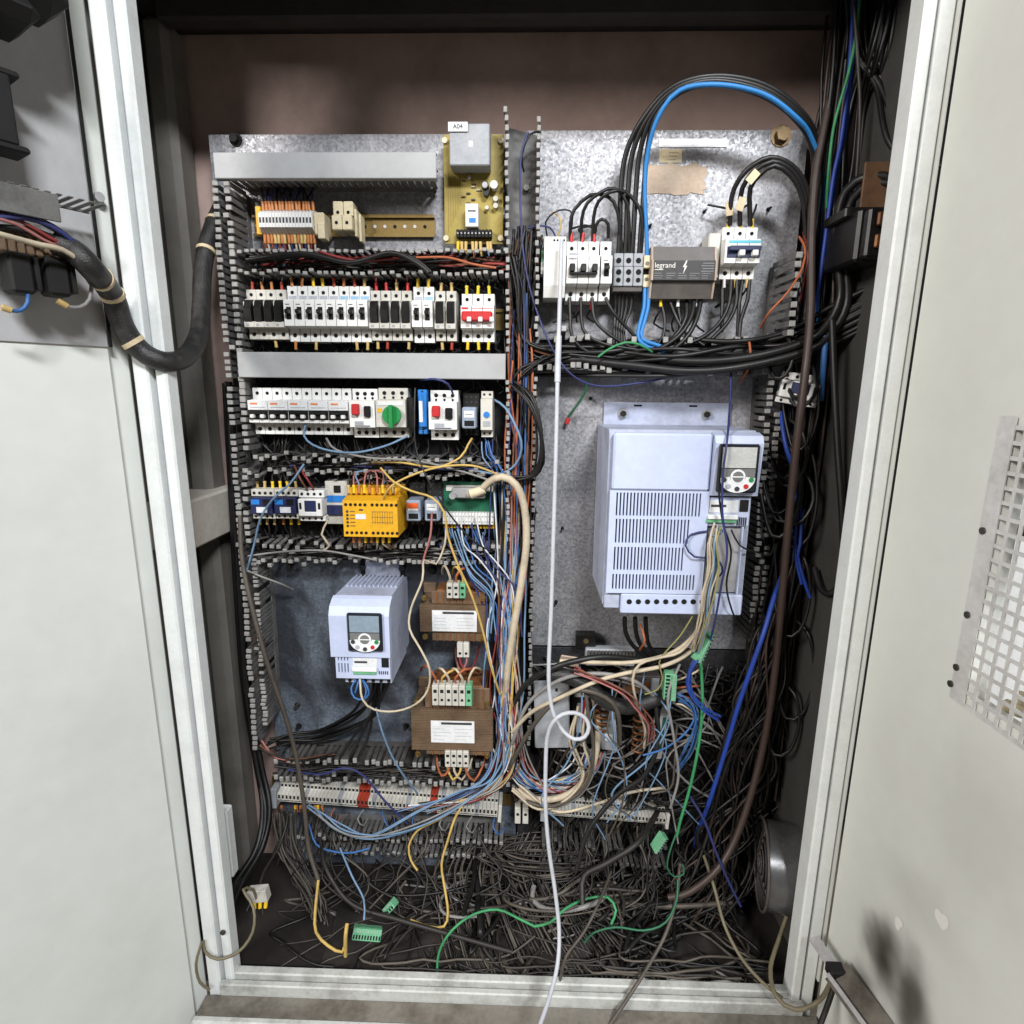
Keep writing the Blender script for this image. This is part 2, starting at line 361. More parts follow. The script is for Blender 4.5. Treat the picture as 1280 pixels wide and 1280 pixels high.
# perforated vent plate: real square holes between strips
m.box(XD-.004, XD-.0025, GY0-.022-o_.y, GY0-o_.y, gz0-o_.z, gz1-o_.z)
GY1 = GY0; GY0 = GY0-.01
k = 0; yy = GY0-.012
while yy > GY0-.3:
    a = yy-hs; b_ = yy-pt
    m.box(XD-.004, XD-.0025, b_-o_.y, a-o_.y, gz0-o_.z, gz1-o_.z); yy -= pt
zz = gz0
while zz < gz1:
    m.box(XD-.0038, XD-.0027, GY0-.3-o_.y, GY0-.0125-o_.y, zz-o_.z, zz+(pt-hs)-o_.z); zz += pt
m.build('vent_plate', 'ventgrey', doorR)
m = MB()
for yo, zo in ((.004, .32), (.004, .62), (.006, .12), (.01, .05)):
    m.cyl((XD-.004, GY0+yo-o_.y, gz0+(gz1-gz0)*zo-o_.z), (-1, 0, 0), .004, .002, 10)
m.build('rivet', 'screw', doorR)
r_ = thing('pale_housing', 'pale machine housing glimpsed through the vent holes of right door', 'housing', (XD+.35, GY0+.1, gz0-.2))
q = MB(); q.box(-.24, .4, 0, .2, 0, gz1-gz0+.4, 0, .004); q.build('case', 'white', r_)
q = MB(); q.box(-.2, .1, -.02, -.001, .28, .33, 0, .002); q.build('dark_slot', 'black', r_); q = MB(); q.box(-.22, .3, -.012, -.001, .42, .425, 0, 0); q.build('seam', 'black', r_); q = MB(); q.box(-.2, -.1, -.015, -.001, .5, .54, 0, .002); q.build('green_lamp', 'green_plug', r_)
m = MB()
for k in range(7):
    z = gz0+.012+k*.017; m.tube([(XD+.028, GY0-.03-k*.012-o_.y, z-o_.z), (XD+.035, GY0-.10-k*.012-o_.y, z+.012-o_.z), (XD+.03, GY0-.2-o_.y, z-.01-o_.z)], .008, 8)
q = m.build('cream_tube', 'cream', doorR)
m = MB(); bb(XD+.02, XD+.03, GY0-.3, GY0+.0, gz0+.2, gz0+.215); bb(XD+.035, XD+.05, GY0-.2, GY0-.04, gz0+.3, gz0+.36); bb(XD+.03, XD+.05, GY0-.12, GY0-.05, gz0+.25, gz0+.28); m.build('dark_bracket', 'black', doorR)
m = MB(); bb(XD+.03, XD+.045, GY0-.2, GY0-.012, gz0+.405, gz0+.42); m.build('indicator', 'green_plug', doorR)
# chipped paint patches low on the right door
for i, (px, py, a, b_) in enumerate(((1178, 1150, .009, .012), (1124, 1154, .008, .008))):
    c = atX(px, py, XD); n = 26; vs = []; f1, f2 = U(0, 6), U(0, 6)
    for k in range(n):
        t = 2*math.pi*k/n; rr = 1+.25*math.sin(2*t+f1)+.14*math.sin(3*t+f2); vs.append((XD-.0008-.0002*i, c.y-o_.y+math.cos(t)*a*rr, c.z-o_.z+math.sin(t)*b_*rr))
    q = MB(); q.add(vs, [tuple(range(n))]); q.build('paint_patch', 'patch', doorR)
nt = MATS['paint_r'].node_tree; bs = nt.nodes['Principled BSDF']; src = bs.inputs['Base Color'].links[0].from_socket      # sooty stains low on this door
for px, py, ry, rz, st in ((1104, 1200, .05, .06, .95), (1140, 1252, .045, .09, .88), (1078, 1256, .045, .08, .9), (1110, 1215, .07, .09, .45), (1150, 1130, .1, .05, .14), (1230, 1040, .12, .12, .14)):
    c = atX(px, py, XD); g = nt.nodes.new('ShaderNodeNewGeometry'); sb = nt.nodes.new('ShaderNodeVectorMath'); sb.operation = 'SUBTRACT'; sb.inputs[1].default_value = c; nt.links.new(g.outputs['Position'], sb.inputs[0])
    dv = nt.nodes.new('ShaderNodeVectorMath'); dv.operation = 'DIVIDE'; dv.inputs[1].default_value = (1, ry, rz); nt.links.new(sb.outputs[0], dv.inputs[0]); ln = nt.nodes.new('ShaderNodeVectorMath'); ln.operation = 'LENGTH'; nt.links.new(dv.outputs[0], ln.inputs[0])
    nz = nt.nodes.new('ShaderNodeTexNoise'); nz.inputs['Scale'].default_value = 14; nt.links.new(g.outputs['Position'], nz.inputs['Vector']); ad = nt.nodes.new('ShaderNodeMath'); ad.operation = 'MULTIPLY_ADD'; ad.inputs[1].default_value = .9; nt.links.new(nz.outputs[0], ad.inputs[0]); nt.links.new(ln.outputs['Value'], ad.inputs[2])
    mr = nt.nodes.new('ShaderNodeMapRange'); mr.interpolation_type = 'SMOOTHSTEP'; mr.inputs[1].default_value = .55; mr.inputs[2].default_value = 1.6; mr.inputs[3].default_value = st; mr.inputs[4].default_value = 0; nt.links.new(ad.outputs[0], mr.inputs[0])
    mx = nt.nodes.new('ShaderNodeMix'); mx.data_type = 'RGBA'; nt.links.new(mr.outputs[0], mx.inputs[0]); nt.links.new(src, mx.inputs[6]); mx.inputs[7].default_value = (*lin((48, 38, 30)), 1); src = mx.outputs[2]
nt.links.new(src, bs.inputs['Base Color'])

# ---- mounting plates
def plate(name, label, x0, x1, y0, y1, mat, bolts, ysplit=None):
    a, b, = at(x0, 400, 0).x, at(x1, 400, 0).x; t, l = at(640, y0, 0).z, at(640, y1, 0).z
    r = thing(name, label, 'mounting plate', ((a+b)/2, 0, l)); hw = (b-a)/2; h = t-l
    m = MB(); m.box(-hw, hw, .0, .003, 0, h, 0, .0006); m.build('sheet', mat, r)
    m = MB(); m.box(-hw, hw, .0035, .022, h-.0035, h-.001); m.box(-hw+.001, -hw+.004, .0035, .022, 0, h-.005); m.box(hw-.004, hw-.001, .0035, .022, 0, h-.005); m.build('folded_edge', mat, r)
    for px, py, rr, mt in bolts:
        p = at(px, py, 0); m = MB(); m.cyl((p.x-(a+b)/2, -.0003, p.z-l), (0, -1, 0), rr*1.5, .0015, 16, 0); m.cyl((p.x-(a+b)/2, -.002, p.z-l), (0, -1, 0), rr, .009, 6, 0); m.build('bolt', mt, r)
    return r
plate('mounting_plate', 'galvanised back plate at upper left, behind the top terminals and olive board', 281, 652, 167, 333, 'galv', [(295, 175, .007, 'matt_black')])
plate('mounting_plate', 'back plate behind the three device rows, darkened by grime and painted-in shade', 284, 652, 334, 690, 'galv_dark', [])  # dark plate colour carries the shadow between the rows along with grime
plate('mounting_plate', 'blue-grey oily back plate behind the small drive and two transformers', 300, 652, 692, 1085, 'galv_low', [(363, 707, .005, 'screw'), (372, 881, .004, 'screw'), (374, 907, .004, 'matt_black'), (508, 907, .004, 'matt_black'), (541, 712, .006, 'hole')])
plate('mounting_plate', 'galvanised spangled back plate of the right half', 654.5, 987, 163, 806, 'galv', [(976, 170, .011, 'bolt'), (658, 237, .005, 'screw'), (695, 752, .0022, 'hole'), (812, 283, .002, 'hole'), (703, 660, .002, 'hole'), (738, 498, .0022, 'hole'), (880, 265, .0018, 'hole'), (960, 262, .0022, 'hole')])
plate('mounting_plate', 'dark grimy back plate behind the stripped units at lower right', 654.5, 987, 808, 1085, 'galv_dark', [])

# ================================================================== slotted wire ducts
def finger_mesh(axis, depth, fw, hook, tipw=.0085, nm='finger', low=False):
    m = MB(); t = .0009
    z0, z1 = (-t, tipw) if hook > 0 else (-tipw, t)
    a = [(-fw/2, fw/2, -depth+.003, -.0, -t, t), (-fw/2, fw/2, -depth-.001, -depth+.003, z0, z1)]
    for i, q in enumerate(a):
        if axis == 'h': m.box(*q, i, .0008 if i else 0)
        else: m.box(q[4], q[5], q[2], q[3], q[0], q[1], i, .0008 if i else 0)
    return m.mesh(nm, ['duct_low', 'duct_low'] if low == 2 else (['duct_low', 'duct_tip_lit'] if low else ['duct', 'duct_tip_lit']))
def duct(label, axis, walls, depth=.065, pitch=.0115, miss=.04, lean=.04, low=False, cover=None, base=True, group='slotted grey wiring ducts', fill=.66, y0=0., tipw=.0085):
    pts = [(at(a, b, -depth+y0), at(c, d, -depth+y0)) for a, b, c, d, hk in walls]
    o0 = pts[0][0].copy(); o0.y = y0
    r = thing('wire_duct', label, 'wire duct', o0, group)
    for (p, q, ), wl in zip(pts, walls):
        hk = wl[4]; L = (q-p).length; n = max(2, int(L/pitch)); me = finger_mesh(axis, depth-.012, pitch*fill, hk, low=low, tipw=tipw)
        for k in range(n+1):
            if random.random() < miss: continue
            a = p.lerp(q, k/n); a.y = y0-.012
            ln = random.gauss(0, lean*.5) + (random.random() < lean)*U(-.3, .3)
            rot = (ln, random.gauss(0, .012), random.gauss(0, lean*.25)) if axis == 'h' else (random.gauss(0, lean*.25), random.gauss(0, .012), ln)
            place('finger', me, r, a-o0, rot)
        m = MB(); a, b = p-o0, q-o0
        if axis == 'h': m.add([(a.x, -.014, a.z-.0012), (b.x, -.014, b.z-.0012), (b.x, -.0005, b.z-.0012), (a.x, -.0005, a.z-.0012), (a.x, -.014, a.z+.0012), (b.x, -.014, b.z+.0012), (b.x, -.0005, b.z+.0012), (a.x, -.0005, a.z+.0012)],
                              [(0, 1, 2, 3), (7, 6, 5, 4), (0, 4, 5, 1), (2, 6, 7, 3), (0, 3, 7, 4), (1, 5, 6, 2)])
        else: m.add([(a.x-.0012, -.014, a.z), (b.x-.0012, -.014, b.z), (b.x-.0012, -.0005, b.z), (a.x-.0012, -.0005, a.z), (a.x+.0012, -.014, a.z), (b.x+.0012, -.014, b.z), (b.x+.0012, -.0005, b.z), (a.x+.0012, -.0005, a.z)],
                    [(0, 1, 2, 3), (7, 6, 5, 4), (0, 4, 5, 1), (2, 6, 7, 3), (0, 3, 7, 4), (1, 5, 6, 2)])
        m.build('side_strip', 'duct_low' if low else 'duct', r)
    if base and len(pts) == 2:
        (a, b), (c, d) = [(x-o0, z-o0) for x, z in pts]
        m = MB(); vs = []
        for yy in (-.0025, -.0008):
            vs += [(a.x, yy, a.z), (b.x, yy, b.z), (d.x, yy, d.z), (c.x, yy, c.z)]
        m.add(vs, [(0, 1, 2, 3), (7, 6, 5, 4), (0, 4, 5, 1), (1, 5, 6, 2), (2, 6, 7, 3), (3, 7, 4, 0)]); m.build('duct_base', 'duct_low' if low else 'duct', r)
    if cover:
        cx, cz, cw, ch = rect(*cover, -depth-.006+y0)
        c = V((cx, 0, cz))-V((o0.x, 0, o0.z))
        m = MB(); m.box(c.x-cw/2, c.x+cw/2, -depth-.006, -depth-.0035, c.z-ch/2, c.z+ch/2, 0, .001)
        m.box(c.x-cw/2, c.x+cw/2, -depth-.0036, -depth+.006, c.z-ch/2, c.z-ch/2+.0016); m.box(c.x-cw/2, c.x+cw/2, -depth-.0036, -depth+.006, c.z+ch/2-.0016, c.z+ch/2)
        m.build('cover', 'cover', r)
    return r
duct('covered grey duct above the small top terminal row', 'h', [(285, 199, 538, 199, -1), (285, 221, 538, 221, 1)], cover=(267, 190, 545.5, 223), miss=0, lean=.01)
duct('grey duct running down the left edge of the plates, finger row doubled', 'v', [(265, 229, 317, 936, 1), (287, 229, 306, 500, -1)], pitch=.0113, miss=.02, lean=.03)
duct('fine slotted grey duct wall left of the small drive', 'v', [(320, 700, 334, 905, -1)], pitch=.008, miss=.06, lean=.04, base=False)
duct('grey duct between upper terminals and upper breaker row', 'h', [(290, 312, 632, 312, -1), (300, 341, 626, 343, 1)], miss=.0, lean=.06, tipw=.0045)
duct('covered grey duct between the two breaker rows', 'h', [(305, 450, 628, 450, -1), (305, 470, 628, 470, 1)], cover=(297, 441, 632, 473), miss=0, lean=.01)
duct('open grey duct full of wires below the second breaker row', 'h', [(318, 571, 622, 575, -1), (312, 590, 622, 596, 1)], miss=.14, lean=.12, tipw=.006)
duct('short grey duct wall left of the contactors', 'v', [(305, 480, 310, 560, -1)], miss=0, base=False)
duct('stub of grey duct wall beside the blue contactors', 'v', [(308, 588, 312, 676, -1)], miss=.1, base=False)
duct('open grey duct between the yellow relay row and the small drive', 'h', [(322, 679, 625, 684, -1), (322, 702, 625, 706, 1)], miss=.14, lean=.12, tipw=.006)
duct('dirty grey duct under the small drive and lower transformer', 'h', [(345, 949, 640, 956, -1), (345, 974, 650, 986, 1)], miss=.06, lean=.1, low=True)
duct('bottom grey duct below the long terminal strip', 'h', [(372, 1046, 626, 1052, -1), (372, 1064, 626, 1074, 1)], pitch=.0105, miss=.06, lean=.08, low=False, tipw=.006)
duct('bottom grey duct at the right, below the short terminal strip', 'h', [(680, 1056, 832, 1062, -1), (680, 1076, 832, 1086, 1)], pitch=.0105, miss=.06, lean=.1, low=2, tipw=.006)
duct('central vertical grey duct stuffed with wires, upper part', 'v', [(632, 136, 633, 436, 1), (675, 148, 672, 418, -1)], pitch=.0125, miss=.04, tipw=.005)
duct('central vertical grey duct stuffed with coloured wires, lower part', 'v', [(633, 478, 634, 690, 1), (671, 474, 662, 930, -1)], pitch=.0115, miss=.05, tipw=.005)
duct('grey duct full of thick black cables across the right plate', 'h', [(676, 420, 962, 424, -1), (676, 462, 956, 468, 1)], pitch=.0125, miss=.25, lean=.08)
duct('tall grey duct wall standing beside the top right breaker', 'v', [(997, 318, 985, 416, 1)], depth=.10, pitch=.0135, miss=.02, lean=.03, base=False)
duct('grey vertical duct along the right edge of the large drive', 'v', [(961, 470, 936, 800, 1), (976, 518, 952, 800, -1)], pitch=.0112, miss=.05, lean=.04, low=True)

# ================================================================== modular devices
def holes(parent, xs, z, y, r=.0032, mat='hole', name='terminal_screw', n=10, h=.0006):
    for x in xs:
        m = MB(); m.cyl((0, 0, 0), (0, -1, 0), r, h, n); m.build(name, mat, parent, (x, y, z))
_hm = {}
def hole(parent, x, y, z, r=.0032, mat='hole', name='terminal_screw'):
    k = (round(r, 4), mat)
    if k not in _hm:
        m = MB(); m.cyl((0, .0004, 0), (0, -1, 0), r, .001, 12); _hm[k] = m.mesh(name, mat)
    return place(name, _hm[k], parent, (x, y, z))
def pbox(name, mat, parent, x0, x1, y0, y1, z0, z1, b=.0008):
    m = MB(); m.box(x0, x1, y0, y1, z0, z1, 0, b); return m.build(name, mat, parent)
def prof(H, D=.066, S=.046):
    h = H/2     # breaker outline seen from the side: (y, z)
    return [(-.004, -h), (-S, -h), (-S, -.27*H), (-D, -.235*H), (-D, .2*H), (-D+.004, .235*H), (-S, .262*H), (-S, h), (-.004, h)]
def breaker(w, H, label, loc, group, style='mcb', lab='graylab', poles=1, name='circuit_breaker', body='white', cat='breaker'):
    r = thing(name, label, cat, loc, group); W = w*poles; g = .00055
    m = MB()
    for k in range(poles):
        m.prism(prof(H), -W/2+k*w+g, -W/2+(k+1)*w-g)
    m.build('body', body, r)
    for k in range(poles):
        x = -W/2+(k+.5)*w
        hole(r, x, -.046, .385*H, .0029); hole(r, x, -.046, -.385*H, .0034)
        if style == 'mcb':
            pbox('toggle_slot', 'hole', r, x-w*.22, x+w*.22, -.0668, -.064, -.12*H, .1*H, 0)
            pbox('toggle', 'black', r, x-w*.2, x+w*.2, -.078, -.0665, -.03*H, .05*H, .0015)
            pbox('label_strip', lab, r, x-w*.38, x+w*.38, -.0465, -.045, .27*H, .325*H, 0)
            pbox('print', 'ink', r, x-w*.3, x+w*.1, -.0664, -.065, .14*H, .152*H, 0)
    return r
def fusebreaker(w, H, label, loc, group):
    r = thing('fuse_holder', label, 'fuse holder', loc, group); g = .0003
    h = H/2
    m = MB(); m.prism([(-.004, -h), (-.05, -h), (-.05, -.29*H), (-.066, -.27*H), (-.066, -.16*H), (-.056, -.15*H), (-.056, .3*H), (-.05, .31*H), (-.05, h), (-.004, h)], -w/2+g, w/2-g); m.build('body', 'offwhite', r)
    m = MB(); m.prism([(-.0565, -.15*H), (-.068, -.155*H), (-.07, .1*H), (-.062, .27*H), (-.0565, .29*H)], -w*.36, w*.36); m.build('lever', 'black', r)
    m = MB(); m.box(-w/2+g, -w*.4, -.064, -.056, -.16*H, .24*H); m.build('rib', 'offwhite', r)
    hole(r, 0, -.05, .4*H, .0028); hole(r, 0, -.05, -.4*H, .0032)
    pbox('print', 'grayp', r, -w*.3, 0, -.0663, -.065, -.25*H, -.2*H, 0)
    return r
YM = -.066
# ---- upper row: fuse holders, breakers, red isolator
G1 = 'modular devices of the upper row'
def row(x0, x1, n, y0, y1, Y=YM):
    a, b = at(x0, (y0+y1)/2, Y), at(x1, (y0+y1)/2, Y); t, l = at((x0+x1)/2, y0, Y).z, at((x0+x1)/2, y1, Y).z
    wd = (b.x-a.x)/n; return [V((a.x+wd*(k+.5), 0, (t+l)/2)) for k in range(n)], wd, t-l
FER = []     # terminals that get wires: (point, direction, ferrule colour, wire colour)
def termwires(P, H, cols, ups=True, y=-.044, wcol=('w_black',), L=.022):
    for p in P:
        c = random.choice(cols)
        if c: FER.append((p+V((U(-.001, .001), y, (H/2 if ups else -H/2))), 1 if ups else -1, c, random.choice(wcol), L))
P, wd, H = row(304, 354, 4, 360, 423); first = None
for k, p in enumerate(P):
    lb = f'black-levered fuse holder, {ORD[k]} from the left end of upper row'
    first = dup(first, p, lb, G1) if first else fusebreaker(wd, H, lb, p, G1)
    if k == 0: proto_f = first
    first = proto_f
termwires(P, H, ['orange_fer', 'orange_fer', 'redbrown']); termwires(P, H, ['tan_fer', 'redbrown', None], False)
P, wd, H = row(354.5, 459.5, 8, 355, 426)
pb = [None, None]
for k, p in enumerate(P):
    bl = k >= 5
    lb = f'white breaker with {"blue" if bl else "grey"} marker, {ORD[k]} of the eight side by side'
    if pb[bl] is None: pb[bl] = breaker(wd, H, lb, p, G1, lab='bluelab' if bl else 'graylab')
    else: dup(pb[bl], p, lb, G1)
termwires(P, H, ['tan_fer', 'orange_fer', 'yellow_fer', 'redbrown']); termwires(P, H, ['tan_fer', 'orange_fer', None], False)
P, wd, H = row(460.5, 513, 4, 361, 425)
for k, p in enumerate(P): dup(proto_f, p, f'black-levered fuse holder, {ORD[k]} of the middle four in upper row', G1)
termwires(P, H, ['red', 'red', 'redbrown', 'tan_fer'], wcol=('w_red', 'w_brown', 'w_black')); termwires(P, H, ['redbrown', 'tan_fer', None], False)
P, wd, H = row(514, 541, 2, 356, 427)
for k, p in enumerate(P): dup(pb[k], p, f'white breaker, {("left", "right")[k]} of the pair between black fuse holders', G1)
termwires(P, H, ['yellow_fer'])
P, wd, H = row(542, 570, 2, 361, 426)
for k, p in enumerate(P): dup(proto_f, p, f'black-levered fuse holder, {("left", "right")[k]} of the pair beside red isolator', G1)
termwires(P, H, ['tan_fer']); termwires(P, H, ['redbrown', 'tan_fer'], False)
P, wd, H = row(575.5, 617.5, 3, 365, 426)
iso = breaker(wd, H, 'white three-pole isolator with red handle at right end of upper row', P[1], G1, style='iso', poles=3, name='isolator_switch', cat='isolator')
pbox('handle_bar', 'red', iso, -wd*1.36, wd*1.36, -.075, -.064, -.1*H, .1*H, .002)
for k in (-1, 0, 1): pbox('handle_post', 'white', iso, k*wd-.0035+.006, k*wd+.0035+.006, -.078, -.074, -.12*H, -.02*H, .001)
pbox('red_line', 'red', iso, -wd*.5, wd*1.4, -.0664, -.065, .165*H, .175*H, 0)
pbox('red_print', 'red', iso, -wd*1.4, -wd*.8, -.0664, -.065, .15*H, .19*H, 0)
termwires(P, H, ['yellow_fer']); termwires(P, H, ['yellow_fer'], False)
# din rail end behind it
z = at(625, 400, 0).z; rl = thing('din_rail', 'brownish mounting rail end showing right of the red isolator', 'rail', (at(460, 400, 0).x, 0, z))
x0 = at(305, 400, 0).x-rl.location.x; x1 = at(630, 400, 0).x-rl.location.x
pbox('rail_web', 'zinc', rl, x0, x1, -.003, -.0005, -.012, .012, 0); pbox('rail_lip', 'zinc', rl, x0, x1, -.0075, -.0065, -.0175, -.012, 0); pbox('rail_lip', 'zinc', rl, x0, x1, -.0075, -.0065, .012, .0175, 0)

# ---- second row: two-pole breakers, motor protectors, relays
G2 = 'devices of the second row'
P, wd, H = row(310.5, 436, 10, 485, 544)
for k in range(5):
    c = (P[2*k]+P[2*k+1])/2
    lb = f'white two-pole breaker with orange mark, {ORD[k]} from left in second row'
    if k == 0:
        q = breaker(wd, H, lb, c, G2, style='two', poles=2); two = q
        pbox('label_strip', 'paper', q, -wd*.97, wd*.97, -.0685, -.066, .03*H, .235*H, .0006)
        pbox('orange_mark', 'orangelab', q, -wd*.7, -wd*.0, -.069, -.068, .15*H, .185*H, 0)
        pbox('print', 'grayp', q, -wd*.7, wd*.75, -.069, -.068, .085*H, .095*H, 0)
        pbox('toggle_slot', 'hole', q, -wd*.96, wd*.96, -.0668, -.064, -.17*H, .025*H, 0)
        for s in (-.5, .5): pbox('toggle', 'white', q, s*wd-.0035, s*wd+.0035, -.074, -.066, -.14*H, -.06*H, .001)
        pbox('toggle_bar', 'black', q, -wd*.8, wd*.8, -.0715, -.0665, -.06*H, -.01*H, .001)
    else: dup(two, c, lb, G2)
def motorprot(x0, y0, x1, y1, label, green=False):
    cx, cz, wd, H = rect(x0, y0, x1, y1, -.072); r = thing('motor_protection_switch', label, 'motor switch', (cx, 0, cz), G2)
    m = MB(); h = H/2
    m.prism([(-.004, -h), (-.05, -h), (-.05, -.28*H), (-.073, -.27*H), (-.073, .27*H), (-.05, .28*H), (-.05, h), (-.004, h)], -wd/2, wd/2); m.build('body', 'white' if not green else 'offwhite', r)
    for s in (-1, 0, 1):
        hole(r, s*wd*.3, -.05, .4*H, .0034); hole(r, s*wd*.3, -.05, -.4*H, .0036); hole(r, s*wd*.3, -.05, .31*H, .0022)
        pbox('label_strip', 'graylab', r, s*wd*.3-.003, s*wd*.3+.003, -.0505, -.049, -.345*H, -.315*H, 0)
    if green:
        m = MB(); m.cyl((0, -.0735, 0), (0, -1, 0), wd*.31, .008, 20); m.box(-.0035, .0035, -.09, -.0812, -wd*.42, wd*.34, 0, .001)
        k = m.build('rotary_knob', 'green_knob', r, (wd*.06, 0, -.03*H))
        pbox('label_strip', 'paper', r, -wd*.42, wd*.42, -.0737, -.072, .16*H, .24*H, 0); pbox('warning_mark', 'yellow', r, -wd*.44, -wd*.3, -.0737, -.072, .02*H, .1*H, 0)
        pbox('side_contact', 'black', r, wd/2+.0005, wd/2+.012, -.066, -.01, -.3*H, .32*H, .001)
    else:
        pbox('stop_button', 'red', r, -wd*.36, -wd*.08, -.082, -.072, -.02*H, .2*H, .0015)
        pbox('start_button', 'black', r, wd*.1, wd*.36, -.079, -.072, -.06*H, .16*H, .0015)
        pbox('dial', 'grayp', r, -wd*.3, wd*.05, -.0737, -.072, -.22*H, -.15*H, 0); pbox('blue_mark', 'navy', r, -wd*.3, wd*.3, -.0736, -.072, -.255*H, -.235*H, 0)
    return r, P
motorprot(437, 486, 468.5, 548, 'white motor switch with red and black buttons, beside green knob')
motorprot(470, 485, 507, 548, 'white motor switch with green rotary knob', True)
motorprot(536, 488, 571, 551, 'white motor switch with red button, right of the blue module')
cx, cz, wd, H = rect(522, 487, 533.5, 543, -.06); r = thing('interface_module', 'slim bright blue module standing in the second row', 'module', (cx, 0, cz), G2)
pbox('body', 'blue_dev', r, -wd*.5, wd*.5, -.055, -.004, -H/2, H/2, .001); pbox('nose', 'blue_dev', r, -wd*.3, wd*.5, -.064, -.0555, -H*.33, H*.4, .001); pbox('label_strip', 'paper', r, -wd*.28, wd*.1, -.0648, -.0635, -H*.22, H*.25, 0)
for k in range(4): hole(r, 0, -.0553, H*(.46-.02*k) if k < 1 else -H*(.34+.05*k), .0015)
def plugrelay(x0, y0, x1, y1, label, mat, group, top=None):
    cx, cz, wd, H = rect(x0, y0, x1, y1, -.06); r = thing('plug_in_relay', label, 'relay', (cx, 0, cz), group)
    pbox('socket', 'matt_black', r, -wd/2, wd/2, -.035, -.003, -H/2, H/2, .001)
    b = pbox('case', mat, r, -wd*.42, wd*.42, -.075, -.0355, -H*.3, H*.18, .002)
    pbox('label_strip', 'paper', b, -wd*.3, wd*.3, -.0757, -.0745, -H*.05, H*.1, 0)
    pbox('print', 'ink', b, -wd*.24, wd*.2, -.0762, -.0755, H*.02, H*.03, 0)
    pbox('blade', 'hole', b, -wd*.28, wd*.28, -.0757, -.0745, -H*.24, -H*.12, 0)
    for i in (-1, 0, 1):
        for j in (.28, .4, -.38, -.46): hole(r, i*wd*.3, -.0355, j*H, .0017, 'screw')
    if top: pbox('cap', top, b, -wd*.36, wd*.3, -.0765, -.0755, H*.0, H*.12, 0)
    return r
plugrelay(577, 491, 598, 546, 'clear grey relay on black socket in the second row', 'cl_relay', G2)
cx, cz, wd, H = rect(601, 489, 615.5, 547, -.068); r = thing('timer_relay', 'slim white timer relay with blue mark ending the second row', 'relay', (cx, 0, cz), G2)
m = MB(); h = H/2; m.prism([(-.004, -h), (-.055, -h), (-.055, -.36*H), (-.07, -.33*H), (-.07, .33*H), (-.055, .36*H), (-.055, h), (-.004, h)], -wd/2, wd/2); m.build('body', 'offwhite', r)
for s in (-.25, .25):
    hole(r, s*wd, -.055, .43*H, .002); hole(r, s*wd, -.055, -.42*H, .002)
m = MB(); m.cyl((0, -.07, 0), (0, -1, 0), wd*.26, .002, 14); m.build('dial', 'blue_dev', r); pbox('print', 'grayp', r, -wd*.3, wd*.3, -.0705, -.069, -.26*H, -.14*H, 0)

# ---- third row: contactors, yellow safety relay, relays, green terminal board
G3 = 'devices of the third row'
def contactor(x0, y0, x1, y1, label, dark=True, Y=-.06, name='contactor', rot=None, loc=None, grp=G3):
    cx, cz, wd, H = rect(x0, y0, x1, y1, Y-.014); r = thing(name, label, 'contactor', loc or (cx, 0, cz), grp, rot); h = H/2
    bm, fm = ('offwhite', 'navy') if dark else ('white', 'white')
    pbox('base', 'matt_black' if dark else 'white', r, -wd/2, wd/2, Y+.02, -.003, -h*.9, h*.9, .001)
    pbox('terminal_bar', bm, r, -wd/2, wd/2, Y-.004, Y+.0195, h*.52, h, .001); pbox('terminal_bar', bm, r, -wd/2, wd/2, Y-.004, Y+.0195, -h, -h*.66, .001)
    pbox('front_block', fm, r, -wd*.46, wd*.46, Y-.014, Y+.019, -h*.62, h*.48, .0015)
    for k in range(4): hole(r, (k-1.5)*wd*.24, Y-.0043, h*.76, .0026); hole(r, (k-1.5)*wd*.24, Y-.0043, -h*.83, .0022)
    if dark:
        pbox('label_strip', 'paper', r, -wd*.2, wd*.26, Y-.0147, Y-.013, -h*.5, -h*.12, 0); pbox('window', 'black', r, wd*.1, wd*.4, Y-.0146, Y-.013, h*.0, h*.4, 0); pbox('blue_panel', 'blue_dev', r, -wd*.4, -wd*.05, Y-.0146, Y-.013, h*.05, h*.38, 0)
    else:
        pbox('window', 'navy', r, -wd*.2, wd*.24, Y-.0155, Y-.013, -h*.3, h*.4, .0008); pbox('label_strip', 'paper', r, -wd*.2, wd*.22, Y-.0157, Y-.013, -h*.56, -h*.38, 0)
        for s in (-1, 1): pbox('slot', 'hole', r, s*wd*.36-.002, s*wd*.36+.002, Y-.0145, Y-.013, -h*.15, h*.25, 0)
    return r, wd, H
for k, (a, b) in enumerate(((311.5, 340.5), (341, 370))):
    contactor(a, 613, b, 650, f'small contactor with blue front, {("leftmost in third row", "next to the white contactor")[k]}')
    p, q, h = row(a, b, 3, 613, 650); termwires(p, h, ['yellow_fer', 'tan_fer'], wcol=('w_dust2', 'w_black')); termwires(p, h, ['yellow_fer', 'tan_fer', 'orange_fer'], False, wcol=('w_dust2', 'w_black'))
contactor(371, 614, 403.5, 653, 'square white contactor with dark window in the third row', False)
cx, cz, wd, H = rect(406, 602, 434, 656, -.05); r = thing('blue_white_contactor', 'white and blue contactor half hidden behind yellow safety relay', 'contactor', (cx, 0, cz), G3)
pbox('body', 'offwhite', r, -wd/2, wd/2, -.045, -.003, -H/2, H/2, .001); pbox('blue_band', 'blue_dev', r, -wd*.48, wd*.48, -.0465, -.0445, .02*H, .17*H, 0); pbox('dark_band', 'navy', r, -wd*.48, wd*.48, -.05, -.0445, -.28*H, -.05*H, .001); pbox('window', 'hole', r, -wd*.1, wd*.2, -.0465, -.0445, .24*H, .4*H, 0)
